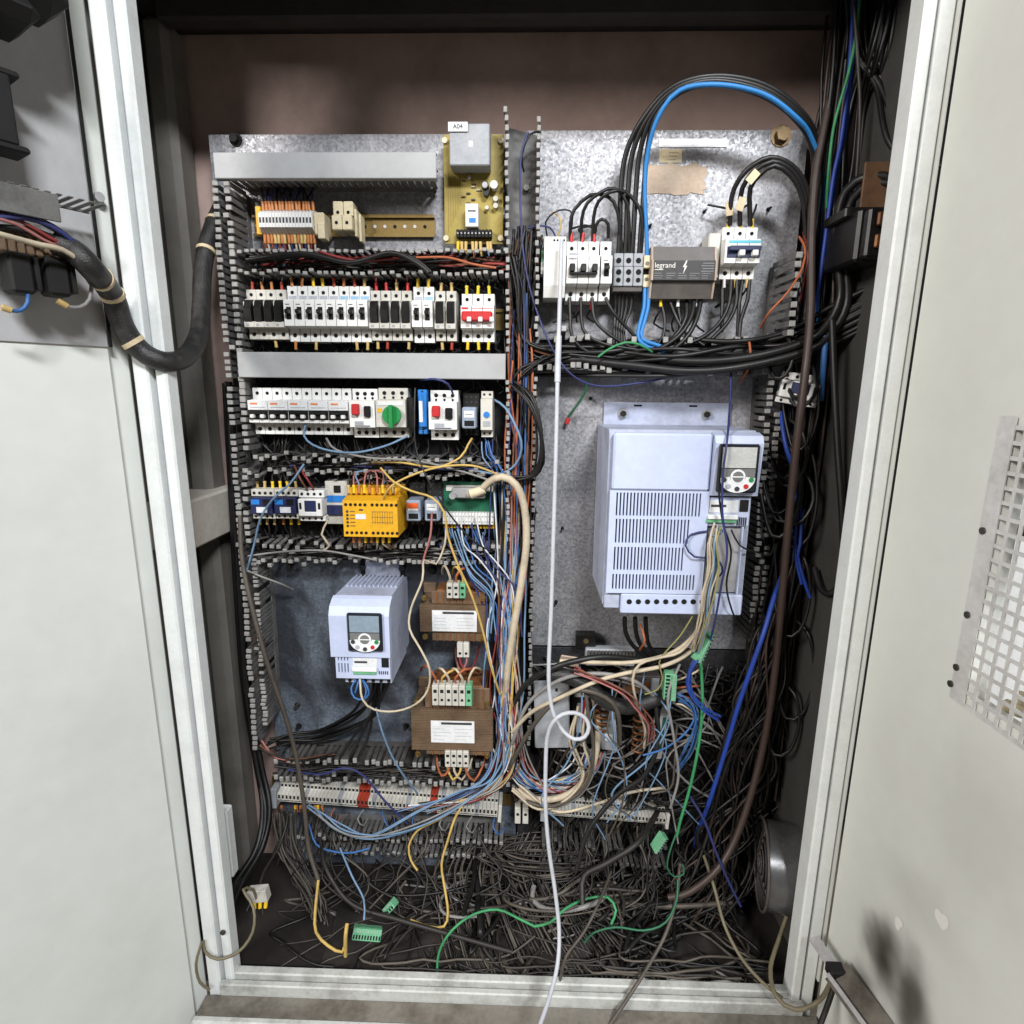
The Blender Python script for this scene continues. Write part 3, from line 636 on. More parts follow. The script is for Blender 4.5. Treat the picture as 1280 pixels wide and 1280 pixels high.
# yellow safety relay (deep)
YS = -.105; cx, cz, wd, H = rect(429, 626, 497, 671, YS); r = thing('safety_relay', 'deep yellow safety relay with wires plugged along its top', 'relay', (cx, 0, cz), G3)
m = MB(); h = H/2; m.prism([(-.004, -h), (YS, -h), (YS, h), (YS+.024, h+.004), (-.004, h+.004)], -wd/2, wd/2); m.build('body', 'yellow', r)
pbox('terminal_ledge', 'yellow', r, -wd*.48, wd*.48, YS+.034, -.02, h+.0042, h+.016, .001)
for k in range(11):
    x = -wd*.44+k*wd*.088+(.004 if k > 4 else 0)
    hole(r, x, YS-.0003, h*.78, .0026); hole(r, x, YS-.0003, -h*.78, .0026)
for k in range(5): hole(r, -wd*.42, YS-.0003, h*(.4-.2*k), .0022, 'ink', 'indicator'); pbox('print', 'ink', r, -wd*.37, -wd*.28, YS-.0005, YS+.001, h*(.4-.2*k)-.0006, h*(.4-.2*k)+.0006, 0)
pbox('label_strip', 'paper', r, -wd*.27, -wd*.08, YS-.0007, YS+.001, -h*.02, h*.26, 0)
pbox('print', 'ink', r, -wd*.2, -wd*.13, YS-.0005, YS+.001, h*.45, h*.54, 0)
for k in range(9): pbox('print', 'core', r, wd*(.04+.045*k), wd*(.045+.045*k), YS-.0005, YS+.001, -h*.3, h*.4, 0)
for k in range(3): pbox('print', 'core', r, wd*.02, wd*.42, YS-.0005, YS+.001, h*(.4-.3*k)-.0003, h*(.4-.3*k)+.0003, 0)
SR = V((cx, 0, cz)); 
plugrelay(508, 606, 529, 660, 'orange-topped relay right of the yellow safety relay', 'cl_relay', G3, 'relay_or')
plugrelay(531, 606, 552, 660, 'clear grey relay left of the green terminal board', 'cl_relay', G3)
cx, cz, wd, H = rect(551, 604, 619, 656, -.05); r = thing('terminal_board', 'green circuit board carrying a grey plug and white terminal row', 'circuit board', (cx, 0, cz), G3)
pbox('carrier', 'matt_black', r, -wd/2, wd/2, -.03, -.003, -H/2, H/2, .001); pbox('board', 'pcb_green', r, -wd*.49, wd*.49, -.034, -.0305, -H*.3, H*.5, .0005)
pbox('plug_shell', 'silver', r, -wd*.3, wd*.32, -.05, -.0345, H*.14, H*.38, .002)
m = MB(); m.cyl((0, 0, 0), (0, -1, 0), .006, .012, 14); m.build('knurled_screw', 'silver', r, (-wd*.28, -.042, H*.2))
pbox('jack_plate', 'offwhite', r, -wd*.42, wd*.47, -.036, -.0345, H*.28, H*.42, 0)
n = 16
tm = MB(); tm.box(-wd*.95/n/2+.0002, wd*.95/n/2-.0002, -.048, -.0305, -H*.5, -H*.22, 0, .0006); tm = tm.mesh('terminal', 'white')
for k in range(n):
    x = -wd*.475+(k+.5)*wd*.95/n; place('terminal', tm, r, (x, 0, 0)); hole(r, x, -.0483, -H*.3, .0012, 'grayp'); hole(r, x, -.0483, -H*.43, .0012, 'grayp')
P, q, h = row(551, 619, 16, 604, 656); termwires(P, h, ['yellow_fer', 'orange_fer', 'yellow_fer'], False, wcol=('w_blue', 'w_lblue', 'w_black'), y=-.035)

# ---- top terminal row
def rail(x0, y0, x1, y1, label):
    cx, cz, wd, H = rect(x0, y0, x1, y1, -.008); r = thing('din_rail', label, 'rail', (cx, 0, cz)); h = H/2
    pbox('rail_web', 'zinc', r, -wd/2, wd/2, -.0025, -.0005, -h*.72, h*.72, 0)
    for s in (-1, 1): pbox('rail_lip', 'zinc', r, -wd/2, wd/2, -.0085, -.0075, s*h*.72, s*h, 0); pbox('rail_step', 'zinc', r, -wd/2, wd/2, -.0074, -.0026, s*h*.71, s*h*.74, 0)
    for k in range(10):
        m = MB(); m.cyl((0, 0, 0), (0, -1, 0), .0028, .001, 10); m.build('rail_hole', 'foil' if k % 3 else 'hole', r, (wd*(-.05+.1*k*.55), -.0024, 0))
    return r
rail(316, 268, 543, 296, 'yellowish zinc mounting rail behind the beige terminals at top')
def terminals(x0, y0, x1, y1, n, label, mat, Y=-.045, holes_=3, group='terminal blocks', slope=0., name='terminal_block', reds=(), endm='beige', rows=((.38), (-.38))):
    cx, cz, wd, H = rect(x0, y0, x1, y1, Y); r = thing(name, label, 'terminals', (cx, 0, cz), group, (0, slope, 0)); h = H/2; tw = wd/n
    me = {}
    for mt in set([mat, 'redbrown' if reds else mat]):
        m = MB(); m.prism([(-.008, -h), (Y*.66, -h), (Y, -h*.55), (Y, h*.55), (Y*.66, h), (-.008, h)], -tw/2+.0003, tw/2-.0003, 0)
        m.box(-tw*.26, tw*.26, Y-.0006, Y+.001, -h*.2, h*.22, 1); m.box(-tw*.3, tw*.3, Y*.8, Y*.8+.001, h*.74, h*.86, 1); me[mt] = m.mesh('terminal', [mt, 'ink'])
    for k in range(n):
        place('terminal', me['redbrown' if k in reds else mat], r, (-wd/2+(k+.5)*tw, 0, 0))
    return r, wd, H
r, wd, H = terminals(323, 259, 390, 291, 16, 'white sixteen-way terminal block with many orange-ferruled wires', 'white')
pbox('end_plate', 'yellow', r, -wd/2-.009, -wd/2-.0005, -.035, -.004, -H*.5, H*.62, .001); pbox('end_plate', 'beige', r, wd/2+.0005, wd/2+.018, -.04, -.004, -H*.55, H*.35, .002); pbox('end_ear', 'beige', r, wd/2+.0075, wd/2+.019, -.044, -.02, -H*.72, -H*.1, .001)
P, q, h = row(323, 390, 16, 259, 291, -.045)
termwires(P, h, ['orange_fer'], y=-.03, wcol=('w_black', 'w_dust', 'w_navy')); termwires(P, h, ['orange_fer', 'tan_fer'], False, y=-.03, wcol=('w_red', 'w_navy', 'w_cream', 'w_brown'))
cx, cz, wd, H = rect(415, 250, 441, 297, -.045); r = thing('terminal_pair', 'two stepped beige terminals alone on the zinc rail', 'terminals', (cx, 0, cz))
for s in (-.5, .5):
    pbox('upper_block', 'beige', r, s*wd/2-wd*.24+s*.0, s*wd/2+wd*.24, -.04, -.009, H*.1, H*.5, .0015); pbox('lower_block', 'beige', r, s*wd/2-wd*.24, s*wd/2+wd*.24, -.05, -.009, -H*.32, H*.08, .0015)
    for z in (.2, -.12): hole(r, s*wd/2, -.04 if z > 0 else -.05, z*H, .0026)
for k in range(2): pbox('end_clip', 'beige', r, wd*(.52+.14*k), wd*(.64+.14*k), -.04+.008*k, -.009, -H*(.45+.1*k), H*(.3-.1*k), .001)

# ---- olive circuit board, upper middle
YP = -.022; cx, cz, wd, H = rect(555, 168, 629, 305, YP); r = thing('circuit_board', 'olive circuit board with large grey block and tag at top', 'circuit board', (cx, 0, cz))
pbox('board', 'pcb_olive', r, -wd/2, wd/2, YP, YP+.002, -H/2, H/2, .0004)
def pp(x0, y0, x1, y1): return (x0-555)/74*wd-wd/2, (x1-555)/74*wd-wd/2, (236.5-y1)/137*H, (236.5-y0)/137*H
a = pp(566, 172, 614, 216); pbox('grey_block', 'grayp', r, a[0], a[1], YP-.036, YP-.001, a[2], a[3]+.006, .0015)
tg = pp(565, 166, 588, 177); t_ = pbox('paper_tag', 'paper', r, tg[0], tg[1], YP-.0385, YP-.037, tg[2], tg[3], 0); text('tag_text', 'A04', .009, 'ink', t_, ((tg[0]+tg[1])/2, YP-.0389, (tg[2]+tg[3])/2))
pbox('logo_mark', 'paper', r, a[0]+(a[1]-a[0])*.48, a[0]+(a[1]-a[0])*.58, YP-.0364, YP-.035, a[2]+.026, a[2]+.034, 0)
for px, py in ((557, 175), (626, 175), (557, 297), (626, 297)):
    q = pp(px, py, px+1, py+1); m = MB(); m.cyl((0, 0, 0), (0, -1, 0), .0045, .004, 10); m.build('corner_screw', 'beige', r, (q[0], YP, q[2]))
def cap(px, py, rr, hh, mat, top=None):
    q = pp(px, py, px, py); m = MB(); m.cyl((0, 0, 0), (0, -1, 0), rr, hh, 14); o = m.build('capacitor', mat, r, (q[0], YP, q[2]))
    if top: m = MB(); m.cyl((0, -hh, 0), (0, -1, 0), rr*.75, .0005, 12); m.build('capacitor_top', top, o)
cap(607, 234, .006, .016, 'black', 'silver'); cap(608, 242, .005, .012, 'black'); cap(618, 233, .006, .014, 'white'); cap(620, 249, .004, .009, 'offwhite'); cap(620, 258, .004, .01, 'offwhite'); cap(609, 260, .003, .008, 'offwhite'); cap(587, 222, .003, .006, 'silver')
q = pp(583, 258, 599, 287); rb = pbox('relay', 'white', r, q[0], q[1], YP-.02, YP-.001, q[2], q[3], .001); pbox('blue_mark', 'blue_dev', rb, q[0]+.006, q[1]-.004, YP-.0206, YP-.0195, q[2]+.006, q[2]+.013, 0); pbox('print', 'ink', rb, q[0]+.004, q[1]-.004, YP-.0206, YP-.0195, q[3]-.012, q[3]-.01, 0)
for k in range(9):
    px, py = random.choice((577, 583, 589, 596, 603)), 224+k*4; q = pp(px, py, px+5, py+1.6); pbox('resistor', random.choice(('core', 'ink', 'silver')), r, q[0], q[1], YP-.003, YP-.0004, q[2], q[3], .0004)
for k in range(6):
    q = pp(560+3*k, 219, 561+3*k, 290-7*k); pbox('copper_track', 'zinc', r, q[0], q[0]+.0007, YP-.0004, YP+.001, q[2], q[3], 0)
for k in range(10):
    q = pp(571+4.5*k, 289, 575+4.5*k, 299); b = pbox('terminal', 'matt_black', r, q[0], q[1], YP-.014, YP-.0005, q[2], q[3], .0006); hole(b, (q[0]+q[1])/2, YP-.0145, (q[2]+q[3])/2, .0013, 'silver')
P, q, h = row(571, 616, 10, 292, 303, -.03); termwires(P, h, ['yellow_fer', 'tan_fer', None], False, y=-.03, wcol=('w_lblue', 'w_yellow', 'w_red'))

# ================================================================== drives
def keypad(parent, x0, x1, z0, z1, y, lcd):
    """black keypad: bezel, screen, face, ring key and a fan of five round keys"""
    wd, H = x1-x0, z1-z0; k = pbox('keypad', 'bezel', parent, x0, x1, y-.006, y, z0, z1, .003); y -= .0065
    pbox('screen', lcd, k, x0+wd*.08, x1-wd*.08, y, y+.001, z0+H*.52, z1-H*.06, 0)
    pbox('key_face', 'keyface', k, x0+wd*.08, x1-wd*.08, y, y+.001, z0+H*.28, z0+H*.5, 0)
    cx, cz = (x0+x1)/2, z0+H*.34
    m = MB(); n = 20       # pale crescent below the ring key
    vs = []; 
    for i in range(n+1):
        t = math.pi*(1+i/n); vs.append((cx+math.cos(t)*wd*.43, y-.0003, cz-.03*H+math.sin(t)*H*.3)); vs.append((cx+math.cos(t)*wd*.2, y-.0003, cz+math.sin(t)*H*.13))
    m.add(vs, [(2*i, 2*i+1, 2*i+3, 2*i+2) for i in range(n)]); m.build('key_crescent', 'keys', k)
    m = MB(); m.cyl((cx, y, cz), (0, -1, 0), wd*.185, .0008, 24); m.build('ring_key', 'keys', k)
    m = MB(); m.cyl((cx, y-.0008, cz), (0, -1, 0), wd*.135, .0006, 24); m.build('arrow_key', 'keyface', k)
    pbox('arrow_bar', 'keys', k, cx-wd*.15, cx+wd*.15, y-.0016, y-.0004, cz-H*.012, cz+H*.012, 0)
    for i, mt in enumerate(('ink', 'graylab', 'ink', 'red', 'green_knob')):
        t = math.pi*(1.06+.22*i); m = MB(); m.cyl((cx+math.cos(t)*wd*.34, y-.0004, cz-.02*H+math.sin(t)*H*.23), (0, -1, 0), wd*.06, .0012, 14); m.build('round_key', mt, k)
    return k
def slotted(parent, name, mat, x0, x1, z0, z1, y0, y1, groups):
    """front panel with real vertical slots; groups: (x0, x1, z0, z1, pitch, slot width)"""
    m = MB(); zs = z1
    for gx0, gx1, gz0, gz1, pt, sw in sorted(groups, key=lambda g: -g[3]):
        m.box(x0, x1, y0, y1, gz1, zs); n = int((gx1-gx0)/pt)
        m.box(x0, gx0, y0, y1, gz0, gz1); m.box(gx0+n*pt+sw, x1, y0, y1, gz0, gz1)
        for k in range(n): m.box(gx0+k*pt+sw, gx0+(k+1)*pt, y0, y1, gz0, gz1)
        zs = gz0
    m.box(x0, x1, y0, y1, z0, zs); return m.build(name, mat, parent)
# ---- small drive
YV = -.16; cx, cz, wd, H = rect(414, 755, 487, 852, YV); SV = V((cx, 0, cz))
r = thing('motor_drive', 'small lavender-grey motor drive with dark keypad, on the blue-grey plate', 'drive', (cx, 0, cz), 'motor drives'); h = H/2
def fx(X): return (X-414)/73*wd-wd/2
def fz(Y): return (803.5-Y)/97*H
m = MB(); m.prism([(-.004, -h), (YV+.012, -h), (YV+.012, h-.006), (YV+.03, h+.004), (-.03, h+.002), (-.004, h-.004)], -wd/2+.001, wd/2-.001); m.build('body', 'vfd_side', r)
for k in range(12):
    x = -wd*.44+k*wd*.08; pbox('top_slat', 'vfd_side', r, x, x+.003, -.085, -.025, h+.0025, h+.006, .0005)
pbox('flange', 'vfd_side', r, -wd*.32, wd*.36, -.006, -.003, h-.003, h+.026, .001); pbox('flange_plate', 'matt_black', r, -wd*.42, wd*.44, -.0028, -.001, h-.01, h+.03, .001)
for s in (-.36, .4): m = MB(); m.cyl((s*wd, -.003, h+.014), (0, -1, 0), .006, .008, 10); m.build('bolt', 'black', r)
m = MB(); m.prism([(YV+.0115, fz(820)), (YV-.003, fz(820)), (YV-.003, h-.02), (YV+.004, h-.006), (YV+.018, h+.002), (YV+.026, h+.0045), (YV+.0115, h-.008)], -wd/2-.001, wd/2+.001); m.build('front_cover', 'vfd', r)
keypad(r, fx(436.5), fx(480), fz(811.5), fz(764), YV-.003, 'lcd')
g = [(fx(420), fx(435), fz(824.5), fz(812.5+8), .0052, .0022)]
slotted(r, 'lower_cover', 'vfd', fx(418), fx(486.5), fz(848), fz(820.3), YV, YV+.008, [(fx(421), fx(435), fz(826), fz(821), .0052, .0022), (fx(421), fx(435), fz(841), fz(829), .0052, .0022)])
pbox('label_strip', 'paper', r, fx(440), fx(471), YV-.0008, YV+.001, fz(832), fz(822), 0); pbox('print', 'ink', r, fx(442), fx(458), YV-.0012, YV, fz(828), fz(825.5), 0)
pbox('terminal_strip', 'green_plug', r, fx(440), fx(469), YV-.002, YV+.001, fz(842.5), fz(838.5), .0005); pbox('terminal_ledge', 'keys', r, fx(439), fx(470), YV-.004, YV+.001, fz(838), fz(833), .0005)
pbox('module_slot', 'hole', r, fx(476), fx(485), YV-.0008, YV+.001, fz(833), fz(821.5), 0)
for k in range(5): pbox('slot', 'ink', r, fx(472+2.6*k), fx(473.3+2.6*k), YV-.0006, YV+.001, fz(842), fz(838), 0)
pbox('bottom_gland', 'vfd_side', r, fx(426), fx(486), YV+.012, -.03, fz(858), fz(852.3), .001)
for k in range(6): hole(r, fx(432+10*k), YV+.0115, fz(855), .003)
# ---- large drive
YV = -.165; cx, cz, wd, H = rect(760, 540, 948, 772, YV); BV = V((cx, 0, cz)); LC = at(854, 656, YV); 
r = thing('motor_drive', 'large lavender-grey motor drive with four bands of vent slots, on right plate', 'drive', (cx, 0, cz), 'motor drives'); h = H/2
def wx(X, Y): return at(X, Y, YV).x-cx
def wz(X, Y): return at(X, Y, YV).z-cz
xl, xr = wx(760, 600), wx(946, 600); zt = wz(854, 541); zb = wz(830, 768)
m = MB(); m.prism([(-.004, zb+.012), (YV+.012, zb+.012), (YV+.012, zt-.002), (YV+.02, zt+.003), (-.004, zt+.003)], xl+.001, xr-.001); m.build('body', 'vfd_side', r)
m = MB(); m.box(at(754, 520, 0).x-cx, at(912, 520, 0).x-cx, -.0055, -.003, zt-.01, zt+.042, 0, .001); m.build('flange', 'vfd_side', r)
for px in (778, 882):
    fxx = at(px, 524, -.006).x-cx; m = MB(); m.cyl((fxx, -.006, zt+.022), (0, -1, 0), .0085, .003, 12); o = m.build('washer', 'silver', r); m = MB(); m.cyl((fxx, -.009, zt+.022), (0, -1, 0), .0055, .007, 6); m.build('bolt', 'black', o)
for px in (797, 866): pbox('flange_slot', 'hole', r, at(px, 515, -.006).x-cx-.007, at(px, 515, -.006).x-cx+.007, -.006, -.0045, zt+.0345, zt+.0375, 0)
z1 = wz(830, 613)
pbox('top_cover', 'vfd', r, xl+.006, wx(888, 580), YV-.004, YV+.0115, z1, zt-.001, .003)
xc = wx(886, 650); zm = wz(830, 742)
gs = []
for a, b, t, l in ((770, 875, 616, 645), (769, 859, 649, 679), (767, 855, 684, 713), (765, 866, 718, 737)):
    gs.append((wx(a, (t+l)/2), wx(b, (t+l)/2), wz(820, l), wz(820, t), .0053, .0025))
slotted(r, 'vent_cover', 'vfd', xl+.004, wx(882, 680), zm, z1-.0006, YV-.001, YV+.008, gs)
pbox('dark_inside', 'hole', r, xl+.008, wx(880, 680), YV+.0086, YV+.0115, zm+.004, z1-.004, 0)
pbox('bottom_step', 'vfd', r, wx(776, 755), wx(928, 755), YV+.0, YV+.0118, zb, zm-.001, .002); pbox('bottom_side', 'vfd_side', r, xl+.003, wx(775.5, 755), YV+.006, YV+.0118, zb+.006, zm-.001, .002)
for k in range(10): hole(r, wx(786.5+11.4*k, 752), YV-.0004, wz(786+11.4*k, 752), .0042)
# keypad housing, control terminals, open wiring recess
kx0, kx1 = wx(889.5, 580), xr+.001; kz0, kz1 = wz(920, 622), zt
m = MB(); m.prism([(YV+.0115, kz0), (YV-.006, kz0+.004), (YV-.012, kz1-.014), (YV-.006, kz1-.003), (YV+.0115, kz1+.001)], kx0, kx1); m.build('keypad_housing', 'vfd', r)
k_ = keypad(r, wx(893, 583), wx(943, 583), wz(918, 614), wz(918, 554), YV-.0115, 'lcd_pale')
pbox('control_panel', 'vfd', r, wx(884, 640), wx(938, 640), YV+.002, YV+.0115, wz(910, 658), kz0-.0005, .001)
pbox('label_strip', 'paper', r, wx(887, 633), wx(923, 633), YV+.0008, YV+.003, wz(905, 641), wz(905, 626), 0); pbox('print', 'ink', r, wx(889, 633), wx(908, 633), YV+.0004, YV+.0015, wz(905, 634), wz(905, 631), 0)
pbox('terminal_strip', 'green_plug', r, wx(882, 650), wx(920, 650), YV-.004, YV+.0015, wz(905, 653), wz(905, 649), .0005); pbox('terminal_ledge', 'keys', r, wx(884, 645), wx(921, 645), YV-.007, YV+.0015, wz(905, 648.5), wz(905, 643), .001)
for k in range(5): pbox('slot', 'ink', r, wx(921.5+2.6*k, 650), wx(923+2.6*k, 650), YV+.001, YV+.003, wz(925, 657), wz(925, 647), 0)
pbox('module_slot', 'black', r, wx(925, 632), wx(936, 632), YV+.0, YV+.003, wz(930, 640), wz(930, 625), .001)
pbox('wiring_shield', 'silver', r, wx(884, 700), wx(928, 700), YV+.008, YV+.0113, wz(900, 742), wz(905, 662), 0)
pbox('shield_edge', 'vfd', r, wx(927, 700), xr-.014, YV+.001, YV+.0113, wz(925, 745), wz(930, 659), .001)

# ================================================================== transformers
def trafo(x0, x1, yt, yb, label, Y, lab, top, bot, bobT, bobB):
    cx, cz, wd, H = rect(x0, yt, x1, yb, Y); r = thing('transformer', label, 'transformer', (cx, 0, cz), 'transformers'); h = H/2
    n = 26      # laminated core
    m = MB()
    for k in range(n): q_ = (k % 3)*.0005; m.box(-wd/2+q_, wd/2-q_, Y+q_*.8, -.006, -h+2*h*k/n, -h+2*h*(k+.8)/n)
    c = m.build('core', 'core', r); c['kind'] = 'stuff'
    def lz(y): return at((x0+x1)/2, y, Y).z-cz
    def lx(x, y): return at(x, y, Y).x-cx
    a = lab; pbox('label_plate', 'paper', r, lx(a[0], a[1]), lx(a[2], a[1]), Y-.0012, Y-.0002, lz(a[3]), lz(a[1]), 0)
    w2 = lx(a[2], a[1])-lx(a[0], a[1]); x_ = lx(a[0], a[1]); z_ = lz(a[1]); hh = z_-lz(a[3])
    pbox('logo_box', 'keys', r, x_+w2*.02, x_+w2*.2, Y-.0016, Y-.001, z_-hh*.22, z_-hh*.04, 0); pbox('print', 'ink', r, x_+w2*.24, x_+w2*.94, Y-.0016, Y-.001, z_-hh*.16, z_-hh*.06, 0)
    for i in range(4):
        for s in (0, 1):
            xx = x_+w2*(.05+.5*s); pbox('print', 'graylab', r, xx, xx+w2*U(.2, .42), Y-.0015, Y-.001, z_-hh*(.36+.16*i)-.0006, z_-hh*(.36+.16*i)+.0002, 0)
    for z0, z1 in ((bobT, lz(yt)), ):
        pass
    t0, t1 = lz(yt)+.0005, lz(bobT); b0, b1 = lz(bobB), lz(yb)-.0005
    for (q0, q1) in ((t0, t1), (b0, b1)):
        pbox('coil', 'coil', r, -wd*.28, wd*.42, Y+.012, -.012, q0, q1, .004)
        pbox('bobbin_flange', 'core', r, -wd*.33, wd*.46, Y+.006, Y+.0095, q0, q1, .001)
        for k in range(8): x = -wd*.26+k*wd*.09; pbox('bobbin_rib', 'coil', r, x, x+.003, Y+.0045, Y+.006, q0, q1, .0005)
    for sx in (-1, 1):
        for sz, q in ((1, h), (-1, -h)):
            m = MB(); m.cyl((0, 0, 0), (0, -1, 0), .0055, .006, 6); m.cyl((0, -.006, 0), (0, -1, 0), .003, .006, 8); m.build('bolt', 'zinc', r, (sx*wd*.43, Y+.01, q+sz*.012))
            pbox('foot', 'core', r, sx*wd*.43-.012, sx*wd*.43+.012, -.012, -.003, q, q+sz*.02, .001)
    out = []
    for (px0, py0, px1, py1, n, green, Yt) in top+bot:
        p0, p1 = at(px0, py1, Yt), at(px1, py0, Yt); tw = (p1.x-p0.x)/n
        for k in range(n):
            mt = 'green_plug' if green and k == n-1 else 'offwhite'
            x = p0.x-cx+k*tw; b = pbox('terminal', mt, r, x+.0004, x+tw-.0004, Yt, Yt+.022, p0.z-cz, p1.z-cz, .001); hole(b, x+tw/2, Yt-.0003, (p0.z+p1.z)/2-cz-(p1.z-p0.z)*.2, .0024); pbox('slot', 'hole', b, x+tw*.25, x+tw*.75, Yt-.0003, Yt+.001, p1.z-cz-(p1.z-p0.z)*.36, p1.z-cz-(p1.z-p0.z)*.2, 0) if n > 2 else None
            out.append(V((x+cx+tw/2, Yt+.01, p1.z if py0 < yt else p0.z)))
    return out
T1 = trafo(524.5, 610, 757, 790, 'upper brown transformer with white label and orange windings', -.075, (540, 763, 596, 789), [(558, 730, 582, 748, 3, True, -.082)], [(571, 804, 586.5, 822, 2, False, -.075)], 741, 803)
T2 = trafo(514, 616, 888, 938, 'lower, larger brown transformer with white label near the bottom duct', -.095, (538.5, 901, 593, 928), [(540, 858, 590, 882, 6, True, -.105)], [(556, 940, 586, 959, 4, False, -.1)], 862, 946)

# ================================================================== right plate devices
G4 = 'devices on the upper right plate'
cx, cz, wd, H = rect(680, 294, 707, 371, -.066); r = thing('white_module', 'plain white module with four dark dots, left of the three-pole breaker', 'module', (cx, 0, cz), G4)
m = MB(); h = H/2; m.prism([(-.004, -h), (-.058, -h), (-.066, -h*.62), (-.066, h*.9), (-.058, h), (-.004, h)], -wd/2, wd/2); m.build('body', 'white', r)
for k in range(4): hole(r, wd*(-.05+.15*k), -.0664, h*.84, .0016, 'hole', 'indicator')
pbox('green_side', 'green_plug', r, -wd/2-.004, -wd/2-.0003, -.05, -.02, h*.2, h*.6, 0); pbox('label_strip', 'paper', r, -wd/2-.0045, -wd/2-.0003, -.055, -.02, -h*.2, h*.19, 0)
P, wd, H = row(708, 750, 3, 298, 374); b3 = breaker(wd, H, 'white three-pole breaker with linked black toggles on right plate', P[1], G4, style='iso', poles=3)
for k in (-1, 0, 1): pbox('toggle', 'black', b3, k*wd-.0042, k*wd+.0042, -.0775, -.066, -.06*H, .07*H, .0012)
pbox('toggle_bar', 'black', b3, -wd*1.25, wd*1.25, -.0745, -.0665, -.1*H, -.06*H, .001); pbox('print', 'graylab', b3, -wd*1.2, -wd*.3, -.0463, -.045, .28*H, .31*H, 0); pbox('print', 'ink', b3, -wd*1.3, -wd*.6, -.0664, -.065, .165*H, .175*H, 0)
termwires(P, H, ['red'], L=.008); termwires(P, H, ['red'], False, L=.008)
P, wd, H = row(751, 765.5, 1, 298, 374); breaker(wd, H, 'single white breaker between three-pole breaker and grey terminals', P[0], G4, lab='paper')
cx, cz, wd, H = rect(767, 316, 804, 358, -.05); r = thing('feed_terminals', 'three thick grey feed-through terminals on right plate', 'terminals', (cx, 0, cz), G4)
for k in (-1, 0, 1):
    a, b = k*wd/3-wd/6+.0004, k*wd/3+wd/6-.0004
    pbox('upper_block', 'grayp', r, a, b, -.048, -.004, H*.1, H*.5, .001); pbox('lower_block', 'grayp', r, a, b, -.053, -.004, -H*.5, H*.08, .001)
    hole(r, k*wd/3, -.0483, H*.28, .0042); hole(r, k*wd/3, -.0533, -H*.08, .0042); hole(r, k*wd/3, -.0533, -H*.32, .0036)
pbox('base_strip', 'psu', r, -wd/2, wd/2, -.05, -.004, -H*.66, -H*.51, .001)
cx, cz, wd, H = rect(804.5, 319, 812.5, 359, -.05); r = thing('earth_terminal', 'yellow-beige earth terminal beside the dark power supply', 'terminals', (cx, 0, cz), G4)
pbox('upper_block', 'beige', r, -wd/2, wd/2, -.05, -.004, H*.1, H*.5, .001); pbox('lower_block', 'beige', r, -wd/2, wd/2, -.05, -.004, -H*.5, -H*.1, .001); pbox('waist', 'hole', r, -wd*.45, wd*.45, -.042, -.004, -H*.1, H*.1, 0)
hole(r, 0, -.0503, H*.25, .003, 'screw'); hole(r, 0, -.0503, -H*.25, .003, 'screw')
# dark power supply
YQ = -.062; cx, cz, wd, H = rect(814, 306, 896, 372, YQ); r = thing('power_supply', 'dark grey power supply block with a printed lightning flash', 'power supply', (cx, 0, cz), G4); h = H/2
m = MB(); m.prism([(-.004, -h), (-.05, -h), (-.056, -h*.36), (YQ, -h*.34), (YQ, h*.42), (-.056, h*.45), (-.05, h), (-.004, h)], -wd/2+.0035, wd/2-.0035); m.build('body', 'psu', r)
pbox('face_plate', 'psu_face', r, -wd/2+.004, wd/2-.004, YQ-.0008, YQ+.001, -h*.33, h*.41, 0)
for s in (-1, 1):
    m = MB(); m.prism([(-.004, -h), (-.052, -h), (-.058, -h*.36), (YQ-.002, -h*.34), (YQ-.002, h*.42), (-.058, h*.45), (-.052, h), (-.004, h)], s*wd/2-.0015*(1+s)-.0002*s, s*wd/2+.0015*(1-s)-.0002*s); m.build('side_cheek', 'psu_edge', r)
text('brand_text', 'legrand', .0112, 'lightink', r, (-wd*.455, YQ-.0012, h*.22), 'LEFT')
m = MB(); m.add([(x*.001+wd*.01, YQ-.0011, z*.001+h*.16) for x, z in ((1.5, 10), (-3.5, 0), (-.5, 0), (-2.5, -10), (3.5, 2), (.6, 2), (3.2, 10))], [(0, 1, 2, 5, 6), (2, 3, 4, 5)]); m.build('flash_symbol', 'lightink', r)
pbox('print', 'lightink', r, -wd*.45, -wd*.32, YQ-.0011, YQ, h*.05, h*.075, 0)
for k in range(4): pbox('print', 'grayp', r, wd*(.28-.02*(k % 2)), wd*.45, YQ-.0011, YQ, h*(.3-.1*k), h*(.318-.1*k), 0)
for k in range(3):
    for j in range(5): pbox('print', 'grayp', r, wd*(-.45+.18*j), wd*(-.45+.18*j+U(.08, .16)), YQ-.0011, YQ, h*(-.08-.09*k), h*(-.068-.09*k), 0)
P, q, hh = row(826, 880, 4, 306, 373, -.05); 
for k, c in ((0, 'yellow_fer'), (1, 'white'), (2, 'white')): FER.append((V((at(826+22*k, 372, -.04).x, -.04, at(826+22*k, 373, -.04).z)), -1, c, 'w_black', .02))
